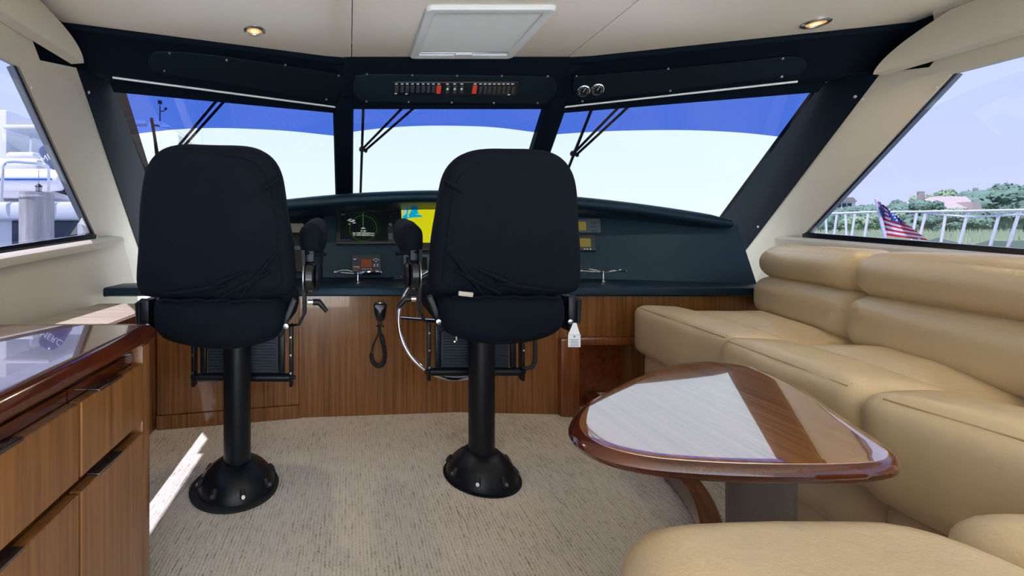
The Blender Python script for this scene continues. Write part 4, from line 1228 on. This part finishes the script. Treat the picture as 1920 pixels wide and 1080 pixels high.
# ================================================================== WIPERS
def wiper(top0, top1, pivot, b0, b1, label, w=-.03):
    def g(px, py, off=.03):
        # outside face of the glass plane the pixel falls on
        pl = None
        if px < 632: a, c, d = ws_pt(-1, 1.3), ws_pt(-.01, 1.3), ws_pt(-.5, 1.7)
        elif px < 1030: a, c, d = ws_pt(0.01, 1.3), ws_pt(.99, 1.3), ws_pt(.5, 1.7)
        else: a, c, d = ws_pt(1.01, 1.3), ws_pt(1.99, 1.3), ws_pt(1.5, 1.7)
        n = (c - a).cross(d - a).normalized()
        if n.y < 0: n = -n
        return on_plane(px, py, a + n * off, n)
    t = thing('windshield_wiper', label, 'wiper', g(*b1), 'windshield wipers')
    for k, tp_ in enumerate((top0, top1)):
        pv = (pivot[0] + (k * 6 if k else 0), pivot[1] + (k * 2))
        # arms reach up past the header to their shafts
        dx, dy = tp_[0] - pv[0], tp_[1] - pv[1]
        b = B(); b.tube([g(pv[0], pv[1], .05), g(tp_[0], tp_[1], .06), g(tp_[0] + dx * .35, tp_[1] + dy * .35, .06)], .0085, 8); b.build('arm', 'blackmetal', t)
    b = B(); b.tube([g(*b0, .035), g(*b1, .035)], .009, 8); bl = b.build('blade', 'rubber', t)
    mid = ((b0[0] * .45 + b1[0] * .55), (b0[1] * .45 + b1[1] * .55))
    b = B(); b.tube([g(b0[0] * .8 + b1[0] * .2, b0[1] * .8 + b1[1] * .2, .05), g(*pivot, .058), g(b0[0] * .2 + b1[0] * .8, b0[1] * .2 + b1[1] * .8, .05)], .007, 8); b.build('blade_bridge', 'steel', t)
    b = B(); b.sphere(g(*pivot, .055), .022, sub=2); b.sphere(g(pivot[0] + 7, pivot[1] + 3, .055), .014, sub=1); b.build('pivot_joint', 'blackmetal', t)
wiper((400, 196), (413, 198), (296, 320), (284, 222), (305, 345), 'wiper on the port windshield pane with twin slanting arms')
wiper((752, 205), (772, 206), (679, 280), (683, 150), (676, 362), 'wiper hanging upright on the centre windshield pane')
wiper((1158, 203), (1174, 204), (1075, 288), (1110, 203), (1060, 330), 'wiper on the starboard windshield pane')

# ================================================================== OUTSIDE
SEA = -2.6
b = B(); b.face([(-400, -300, SEA), (400, -300, SEA), (400, 600, SEA), (-400, 600, SEA)])
M['sea'] = pm('sea_water', hexlin(84, 110, 130), 0.15, bump=[(1.5, .3)])
tag(b.build('water', 'sea', base=(0, 0, SEA)), 'calm blue grey harbour water', kind='structure')
b = B(); b.box((MID, -4.2, -.06), (4.6, 5.0, .10), bev=.02)  # unseen deck behind the camera, added to bounce sunlight up to the ceiling
tag(b.build('cockpit_bounce_deck', 'gelcoat'), 'unseen white cockpit deck added aft to bounce sunlight into the cabin', 'deck')
b = B(); b.prism([(-1.7, 3.45, .80), (2.9, 3.45, .80), (2.6, 7.0, .95), (.6, 11, 1.05), (-1.4, 7.0, .95)], (0, 0, -3.5))  # hidden below the visor, added to bounce light onto the forward ceiling
tag(b.build('foredeck', 'gelcoat'), 'unseen white foredeck added ahead of the windshield to bounce sunlight inside', 'deck')
M['pilewood'] = wood('grey_piling', hexlin(150, 145, 138), hexlin(205, 200, 194), (14, 14, 1.2), rough=.9, coat=0)
M['blueeng'] = pm('engine_blue', hexlin(28, 52, 110), .3)
M['darkwin'] = pm('dark_window', (.015, .03, .06, 1), .1)
M['bluestripe'] = pm('blue_stripe', hexlin(40, 90, 170), .4)
M['rubber_grey'] = pm('tube_white', (.74, .75, .76, 1), .5)

# piling with lamp
pc = at(69, 435, 4.5)
pil = thing('mooring_piling', 'weathered grey wooden piling outside the port window', 'piling', (pc.x, pc.y, SEA))
b = B()
ztop = at(69, 361, 4.5).z
rows = []
for k in range(15):
    z = SEA + (ztop - SEA) * k / 14
    rows.append([Vector((pc.x + math.cos(2 * PI * j / 28) * (.150 + .006 * noise.noise((j * .9, z, 2))), pc.y + math.sin(2 * PI * j / 28) * (.150 + .006 * noise.noise((j * .9, z, 5))), z)) for j in range(28)])
b.grid(rows, closed_v=True, caps=True); b.build('post', 'pilewood', pil)
b = B(); b.lathe((pc.x, pc.y, ztop - .07), [(.152, 0), (.155, .005), (.155, .03), (.152, .035)], 28); b.build('band', 'pilewood', pil)
lp = thing('dock_lamp', 'small dark lantern standing on the wooden piling', 'lantern', (pc.x + .02, pc.y, ztop))
lc_ = Vector((pc.x + .02, pc.y, ztop))
b = B(); b.lathe(lc_, [(.035, 0), (.035, .012), (.012, .014)], 18); b.build('foot', 'blackmetal', lp)
b = B(); b.lathe(lc_, [(.028, .014), (.028, .055), (.02, .058)], 18); b.build('globe', 'steel', lp)
b = B(); b.lathe(lc_, [(.036, .058), (.034, .064), (.012, .085), (.004, .09)], 18); b.build('cap', 'blackmetal', lp)
b = B(); b.cyl(lc_ + Z * .085, lc_ + Z * .24, .003, seg=6); b.build('wire', 'steel', lp)

# neighbouring motor yacht cockpit
ny = 7.0
boat = thing('motor_yacht', 'white motor yacht moored alongside, beyond the piling', 'boat', (at(60, 435, ny).x, ny, SEA))
def bxp(px0, py0, px1, py1, D, dep, name, mat, par, bev=.03):
    a, c = at(px0, py1, D), at(px1, py0, D)
    b = B(); b.box(((a.x + c.x) / 2, D + dep / 2, (a.z + c.z) / 2), (c.x - a.x, dep, c.z - a.z), bev=bev); return b.build(name, mat, par)
bxp(-260, 379, 182, 412, ny, 1.8, 'gunwale', 'gelcoat', boat, .04)
bxp(-260, 412, 176, 640, ny + .15, 1.6, 'hull', 'gelcoat', boat, .02)
bxp(22, 414, 155, 462, ny + .13, .06, 'cockpit_opening', 'darkwin', boat, .005)
bxp(145, 418, 153, 446, ny + .09, .05, 'white_post', 'gelcoat', boat, .005)
hbt = thing('yacht_hardtop', 'flat white hardtop roof above the inflatable tender', 'roof', at(10, 240, 9.5))
bxp(5, 233, 92, 242, 9.2, 2.2, 'roof', 'gelcoat', hbt, .03)
bxp(-200, 205, 12, 700, 9.6, 1.6, 'cabin_side', 'gelcoat', hbt, .05)
a, c = at(50, 300, 9.8), at(58, 242, 9.8); b = B(); b.tube([(a.x, 9.8, a.z - 1.4), (c.x, 9.8, c.z)], .03, 8); b.build('support', 'chrome', hbt)
# tender on its deck
tn = thing('inflatable_tender', 'white inflatable tender with a blue stripe carried on the yacht', 'boat', at(50, 378, 7.8))
D = 7.7
def tp_(px, py, d=0): return at(px, py, D + d)
rT = .16
b = B(); b.tube([tp_(-200, 338), tp_(-60, 338), tp_(60, 338), tp_(98, 338), tp_(117, 340), tp_(125, 342)], [.20, .20, .20, .20, .17, .06], 18); tb = b.build('tube', 'rubber_grey', tn)
b = B(); b.tube([tp_(-200, 336, -.21), tp_(-60, 336, -.21), tp_(60, 336, -.21), tp_(96, 336, -.21)], .02, 8); b.build('rub_strake', 'bluestripe', tn)
bxp(-200, 350, 95, 372, D + .0, .9, 'floor_hull', 'gelcoat', tn, .05)
bxp(-60, 296, 70, 324, D + .2, .7, 'console_seat', 'gelcoat', tn, .08)
bxp(8, 284, 62, 300, D + .3, .5, 'seat_back', 'gelcoat', tn, .06)
# outboard
ob = thing('outboard_motor', 'dark blue outboard engine tilted up at the tender stern', 'engine', tp_(110, 372))
oc = tp_(105, 297, .1); rot = Matrix.Rotation(math.radians(-33), 4, 'Y')
b = B(); b.rbox((.34, .34, .56), .12, Matrix.Translation(oc) @ rot, n=8); b.build('cowling', 'blueeng', ob, angle=80)
oc2 = tp_(125, 352, .1); b = B(); b.rbox((.16, .18, .50), .05, Matrix.Translation(tp_(120, 335, .12)) @ rot, n=5); b.build('midsection', 'blackmetal', ob, angle=80)
b = B(); b.rbox((.42, .12, .17), .05, Matrix.Translation(tp_(116, 354, .1)) @ Matrix.Rotation(.3, 4, 'Y'), n=5); b.build('lower_unit', 'blackmetal', ob, angle=80)
d_ = (rot.to_3x3() @ X)
text('MERC', .16, (tp_(97, 291, -.13), Matrix.Rotation(math.radians(-30), 3, 'Y') @ X, Matrix.Rotation(math.radians(-30), 3, 'Y') @ Z, -Y), 'white', ob)
# chrome rail
rl = thing('grab_rail', 'bent chrome grab rail on the yacht gunwale behind the piling', 'rail', at(45, 379, 6.95))
b = B(); b.tube(catmull([at(3, 379, 6.95), at(5, 330, 6.95), at(9, 309, 6.95), at(22, 304, 6.95), at(55, 306, 6.95), at(84, 309, 6.95), at(91, 318, 6.95), at(91, 350, 6.95), at(90, 379, 6.95)], 5, closed=False), .022, 10); b.build('tube', 'chrome', rl)

# far sportfisher ahead with mast
D = 22
fb = thing('sport_boat', 'white sport boat ahead with a low cabin, seen over the port chair', 'boat', (at(250, 435, D).x, D, SEA))
hull = [(150, 262), (262, 252), (300, 248), (326, 244), (333, 250), (336, 262), (325, 300), (300, 572), (150, 572)]
b = B(); b.prism([at(*p, D) for p in hull], (0, 4, 0)); b.build('hull', 'gelcoat', fb)
b = B(); b.prism([at(*p, D + .2) for p in [(150, 258), (252, 243), (255, 237), (290, 237), (328, 243), (330, 248), (262, 254)]], (0, 3, 0)); b.build('deck', 'gelcoat', fb)
b = B(); b.prism([at(*p, D + .6) for p in [(276, 237), (281, 228), (304, 227), (314, 233), (318, 239)]], (0, 2, 0)); b.build('cabin', 'gelcoat', fb)
b = B(); b.prism([at(*p, D + .5) for p in [(286, 235), (290, 233), (298, 234), (298, 237), (286, 237)]], (0, .1, 0)); b.build('cabin_window', 'darkwin', fb)
b = B(); b.prism([at(*p, D + .6) for p in [(200, 231), (200, 224), (272, 225), (273, 231)]], (0, 2, 0)); b.build('flybridge', 'gelcoat', fb)
b = B(); b.tube([at(300, 228, D + 1), at(300, 198, D + 1)], .03, 6); b.tube([at(300, 209, D + 1), at(308, 208, D + 1), at(309, 204, D + 1)], .025, 6); b.box(at(300, 192, D + 1), (.16, .16, .18)); b.box(at(311, 204, D + 1), (.10, .1, .12)); b.build('mast_light', 'blackmetal', fb)
for px, ytop, lab in ((349, 201, 'thin white whip antenna standing left of its taller neighbour'), (378, 189, 'taller thin white whip antenna beside the port wiper arms')):
    b = B(); b.tube([Vector((at(px, 300, 20).x, 20, SEA)), at(px, ytop, 20)], .018, 6); tag(b.build('whip_antenna', 'gelcoat'), lab, 'antenna')

# starboard: bow rail of the neighbouring boat
M['grassy'] = pm('marsh_ground', hexlin(120, 140, 110), .9, var=(.5, .2))
M['leafA'] = pm('foliage_mid_hazed', hexlin(98, 126, 106), .8, var=(.8, .25))  # foliage greens paled in the colour itself to suggest distance haze
M['leafB'] = pm('foliage_light_hazed', hexlin(130, 156, 118), .8, var=(.8, .25))
M['bark'] = pm('bark', hexlin(80, 66, 52), .9)
M['roofpink'] = pm('roof_shingle', hexlin(178, 164, 158), .9)
M['brickgrey'] = pm('chimney_stone', hexlin(150, 142, 140), .9)
M['flagred'] = pm('flag_red', hexlin(200, 30, 60), .8)
M['flagwhite'] = pm('flag_white', (.78, .78, .78, 1), .8)
M['flagblue'] = pm('flag_blue', hexlin(30, 60, 140), .8)
def R_D(px): return 13.5 - (px - 1510) / 410 * 4.2
dk = B()
dpts = [(1500, 452), (1560, 450), (1640, 447), (1700, 446), (1760, 450), (1840, 456), (1920, 462), (2100, 476)]
top_ = [at(px, py, R_D(px)) for px, py in dpts]
for p in top_: p.z = .60
dk.prism([Vector((p.x, p.y, SEA + .4)) for p in top_] + [Vector((p.x + 3.0, p.y - 4.5, SEA + .4)) for p in top_[::-1]], (0, 0, .60 - SEA - .4))
deckobj = tag(dk.build('neighbour_foredeck', 'gelcoat'), 'white foredeck of the boat alongside, seen through the starboard window', 'deck')
rail = thing('bow_rail', 'white pipe bow rail with leaning stanchions around the neighbouring foredeck', 'railing', (at(1700, 450, R_D(1700)).x, R_D(1700), .60))
tops = [(1500, 406), (1541, 401), (1600, 399), (1650, 397), (1720, 397), (1800, 396), (1912, 394), (2050, 392)]
b = B(); b.tube([at(px, py, R_D(px) - .25) for px, py in tops], .028, 8); b.build('top_rail', 'white', rail)
b = B(); b.tube([at(px, py, R_D(px) - .25) for px, py in ((1735, 399), (1770, 403), (1808, 406), (1860, 405), (1912, 402), (2050, 402))], .022, 8); b.build('mid_rail', 'white', rail)
for (x0, y0, x1, y1) in ((1548, 403, 1551, 438), (1569, 402, 1561, 440), (1585, 402, 1588, 441), (1603, 401, 1594, 443), (1628, 400, 1618, 444), (1719, 399, 1706, 447), (1736, 398, 1719, 450), (1773, 403, 1762, 451), (1815, 397, 1796, 458), (1873, 404, 1854, 454), (1912, 395, 1887, 463), (1966, 395, 1940, 468)):
    b = B(); p, q = at(x0, y0, R_D(x0) - .25), at(x1, y1, R_D(x1) - .25); q.z = .60; b.tube([p, q], .024, 8); b.build('stanchion', 'white', rail)
# flag on a leaning staff
fd = R_D(1660) - .8
fl = thing('stars_and_stripes_flag', 'draped national flag with stars and red stripes on a leaning white staff', 'flag', at(1672, 452, fd))
b = B(); b.tube([at(1643, 372, fd), at(1650, 405, fd), at(1660, 445, fd)], .035, 8); b.build('staff', 'white', fl)
def flag_pt(u_, v_):
    x = 1645 + 15 * v_ + u_ * (30 + 52 * v_) - 6 * math.sin(u_ * 3) * v_
    y = 377 + 64 * v_ + u_ * (24 - 14 * v_)
    return at(x, min(y, 452), fd - .10 + .10 * math.sin(u_ * 9 + v_ * 2))
for i in range(13):
    v0, v1 = i / 13, (i + 1) / 13
    b = B(); b.grid([[flag_pt(k / 10, v) for k in range(11)] for v in (v0, (v0 + v1) / 2, v1)]); b.build('stripe', 'flagred' if i % 2 == 0 else 'flagwhite', fl)
b = B(); b.grid([[flag_pt(k / 12, v / 26) - Y * .03 for k in range(12)] for v in range(0, 13)]); ca = b.build('canton', 'flagblue', fl)
for i in range(5):
    for j in range(4):
        p = flag_pt((j + .5) / 4.6, (i + .5) / 11) - Y * .05
        b = B(); pts = [p + X * math.cos(PI / 2 + k * PI / 5) * (.035 if k % 2 == 0 else .014) + Z * math.sin(PI / 2 + k * PI / 5) * (.035 if k % 2 == 0 else .014) for k in range(10)]; b.face(pts); b.build('star', 'flagwhite', ca)
b = B(); a = at(1885, 455, 9.6); c = at(1990, 448, 9.0); b.box(((a.x + c.x) / 2, 9.3, .64), (1.6, .25, .07), bev=.01); tag(b.build('deck_plank', 'woodtrim'), 'reddish brown board lying on the neighbouring foredeck', 'board')

# shore: ground, trees, houses
sh = B(); n_ = 30
rows = []
for i in range(12):
    d = 30 + i * 9
    rows.append([Vector((d * (1.0 + (k / n_) * 1.15), d, .35 + max(0, i - 3) * .28 + .5 * noise.noise((k * .6, i * .5, 1)))) for k in range(n_ + 1)])
sh.grid(rows)
first = [Vector((p.x, p.y, SEA - .5)) for p in rows[0]]
sh.grid([first, rows[0]])
tag(sh.build('shore_hill', 'grassy'), 'low green shore rising behind the neighbouring boat', 'shore', kind='structure')
# marsh grass
b = B()
rnd = random.Random(3)
for k in range(3800):
    d = rnd.uniform(31, 52); x = d * rnd.uniform(1.02, 1.75); h = rnd.uniform(.5, 1.15); w = rnd.uniform(.05, .12)
    z = .25; lean = rnd.uniform(-.25, .25)
    b.face([(x - w, d, z), (x + w, d, z), (x + lean, d, z + h)])
M['reed'] = pm('marsh_reed', hexlin(172, 186, 150), .9, var=(.3, .2))
tag(b.build('marsh_grass', 'reed', angle=180), 'pale green marsh grass along the shore', 'grass', kind='stuff')

def tree(px, py, D, wpx, hpx, mat, label, seed, group='trees on the shore'):
    rnd = random.Random(seed)
    top_z = at(px, py, D).z; cx_ = at(px, py, D).x
    rw = wpx / 2 / FPX * D; rh = hpx / 2 / FPX * D
    c = Vector((cx_, D, top_z - rh))
    gz = .1
    t = thing('shore_tree', label, 'tree', (cx_, D, gz), group)
    b = B(); b.tube([(cx_, D, gz), (cx_ + .1, D, gz + (c.z - gz) * .5), (cx_, D, c.z)], [.25, .2, .12], 8); b.build('trunk', 'bark', t)
    b = B()
    lumps = [(c, (rw * .72, rw * .6, rh * .80))]
    for k in range(9):
        th = 2 * PI * k / 9 + rnd.uniform(-.3, .3); rr = rnd.uniform(.42, .62); el_ = rnd.uniform(-.35, .62)
        lumps.append((c + Vector((math.cos(th) * rw * rr, math.sin(th) * rw * rr * .8, el_ * rh)), (rw * rnd.uniform(.30, .44), rw * rnd.uniform(.28, .4), rh * rnd.uniform(.30, .42))))
    for lc3, sc3 in lumps: b.sphere(lc3, 1.0, sc3, sub=2)
    for v in b.bm.verts:
        v.co += noise.noise_vector(v.co * (2.2 / rw) + Vector((seed, 0, 0))) * rw * .10
    for k in range(1500):
        lc3, sc3 = rnd.choice(lumps)
        th = rnd.uniform(0, 2 * PI); cz = rnd.uniform(-.8, 1); s_ = math.sqrt(1 - cz * cz)
        p0_ = lc3 + Vector((s_ * math.cos(th) * sc3[0], s_ * math.sin(th) * sc3[1], cz * sc3[2])) * rnd.uniform(.97, 1.04)
        p = p0_ + noise.noise_vector(p0_ * (2.2 / rw) + Vector((seed, 0, 0))) * rw * .10
        sz = rw * rnd.uniform(.035, .08)
        a_ = Vector((rnd.uniform(-1, 1), rnd.uniform(-1, 1), rnd.uniform(-1, 1))).normalized(); e_ = a_.orthogonal().normalized()
        b.face([p + a_ * sz, p + e_ * sz * .7, p - a_ * sz, p - e_ * sz * .7])
    b.build('crown', mat, t, angle=60)
TR = [
 (1850, 344, 78, 150, 100, 'leafA', 'tallest broad tree on the rise behind the pinkish roof'),
 (1915, 349, 74, 110, 100, 'leafA', 'broad tree at the right end of the shore, next to the tallest one'),
 (1760, 356, 82, 80, 80, 'leafB', 'pale rounded tree just behind the chimney house'),
 (1690, 372, 66, 70, 66, 'leafA', 'rounded tree between the flag and the stone chimney'),
 (1738, 372, 60, 60, 60, 'leafA', 'dark tree directly in front of the stone chimney'),
 (1630, 378, 64, 70, 60, 'leafA', 'tree rising directly behind the flag staff'),
 (1575, 386, 60, 60, 50, 'leafA', 'low tree at the left end of the shore, below the far white house'),
 (1660, 390, 54, 60, 48, 'leafB', 'light green bush behind the flag'),
 (1776, 386, 54, 56, 52, 'leafB', 'light green bush under the left end of the pinkish roof'),
 (1545, 402, 48, 40, 40, 'leafA', 'smallest bush beside the window corner on the shore'),
 (1870, 392, 52, 90, 56, 'leafA', 'dark thicket below the tallest tree'),
 (1810, 398, 50, 70, 48, 'leafA', 'dark bush below the eaves of the pinkish roof'),
 (1930, 388, 52, 80, 60, 'leafA', 'dark thicket behind the end of the bow rail'),
 (1720, 402, 48, 70, 44, 'leafA', 'rounded bush right of the flag below the chimney'),
 (1605, 402, 50, 60, 40, 'leafB', 'pale bush left of the flag behind the bow rail'),
]
for k, a in enumerate(TR): tree(*a[:6], a[6], 11 + k)
# house with roof and chimney
D = 68
ho = thing('shingle_house', 'house with a pinkish hipped roof and stone chimney among the trees', 'house', (at(1790, 400, D).x, D, .5))
a, c = at(1755, 430, D + 1), at(1828, 388, D + 1)
b = B(); b.box(((a.x + c.x) / 2, D + 4, (a.z + c.z) / 2), (c.x - a.x, 6, c.z - a.z)); b.build('wall', 'gelcoat', ho)
e0, e1, r0, r1 = at(1742, 391, D), at(1838, 391, D), at(1755, 368, D + 3), at(1811, 368, D + 3)
f0, f1 = e0 + Y * 8, e1 + Y * 8
b = B()
for fc in ([e0, e1, r1, r0], [e1, f1, r1], [f1, f0, r0, r1], [f0, e0, r0], [e0, f0, f1, e1]): b.face(fc)
bmesh.ops.remove_doubles(b.bm, verts=b.bm.verts, dist=.01); b.build('roof', 'roofpink', ho, angle=10)
b = B(); a, c = at(1720, 395, D + 2), at(1733, 362, D + 2); b.box(((a.x + c.x) / 2, D + 2, (a.z + c.z) / 2), ((c.x - a.x) * .8, .35, c.z - a.z), bev=.05); ch = b.build('chimney', 'brickgrey', ho)
for px in (1722, 1727, 1731): b = B(); q = at(px, 362, D + 2); b.cyl(q, q + Z * .25, .14, seg=10); b.build('chimney_pot', 'brickgrey', ch)
b = B(); a, c = at(1824, 393, D - .5), at(1842, 378, D - .5); b.prism([Vector((a.x, D - .5, a.z)), Vector((c.x, D - .5, a.z)), Vector((c.x - .4, D - .5, c.z)), Vector((a.x, D - .5, c.z))], (0, 3, 0)); b.build('wing_roof', 'roofpink', ho)
D = 90
h2 = thing('far_house', 'far white house low on the shore near the window corner', 'house', (at(1590, 392, D).x, D, .5))
a, c = at(1568, 420, D), at(1604, 377, D); b = B(); b.box(((a.x + c.x) / 2, D + 2, (a.z + c.z) / 2), (c.x - a.x, 4, c.z - a.z)); b.build('wall', 'gelcoat', h2)
b = B(); b.prism([at(1564, 378, D - .3), at(1608, 378, D - .3), at(1600, 370, D - .3), at(1572, 370, D - .3)], (0, 5, 0)); b.build('roof', 'brickgrey', h2)
for px in (1574, 1584, 1594): bxp(px - 3, 381, px + 3, 389, D - .2, .15, 'window', 'darkwin', h2, 0)
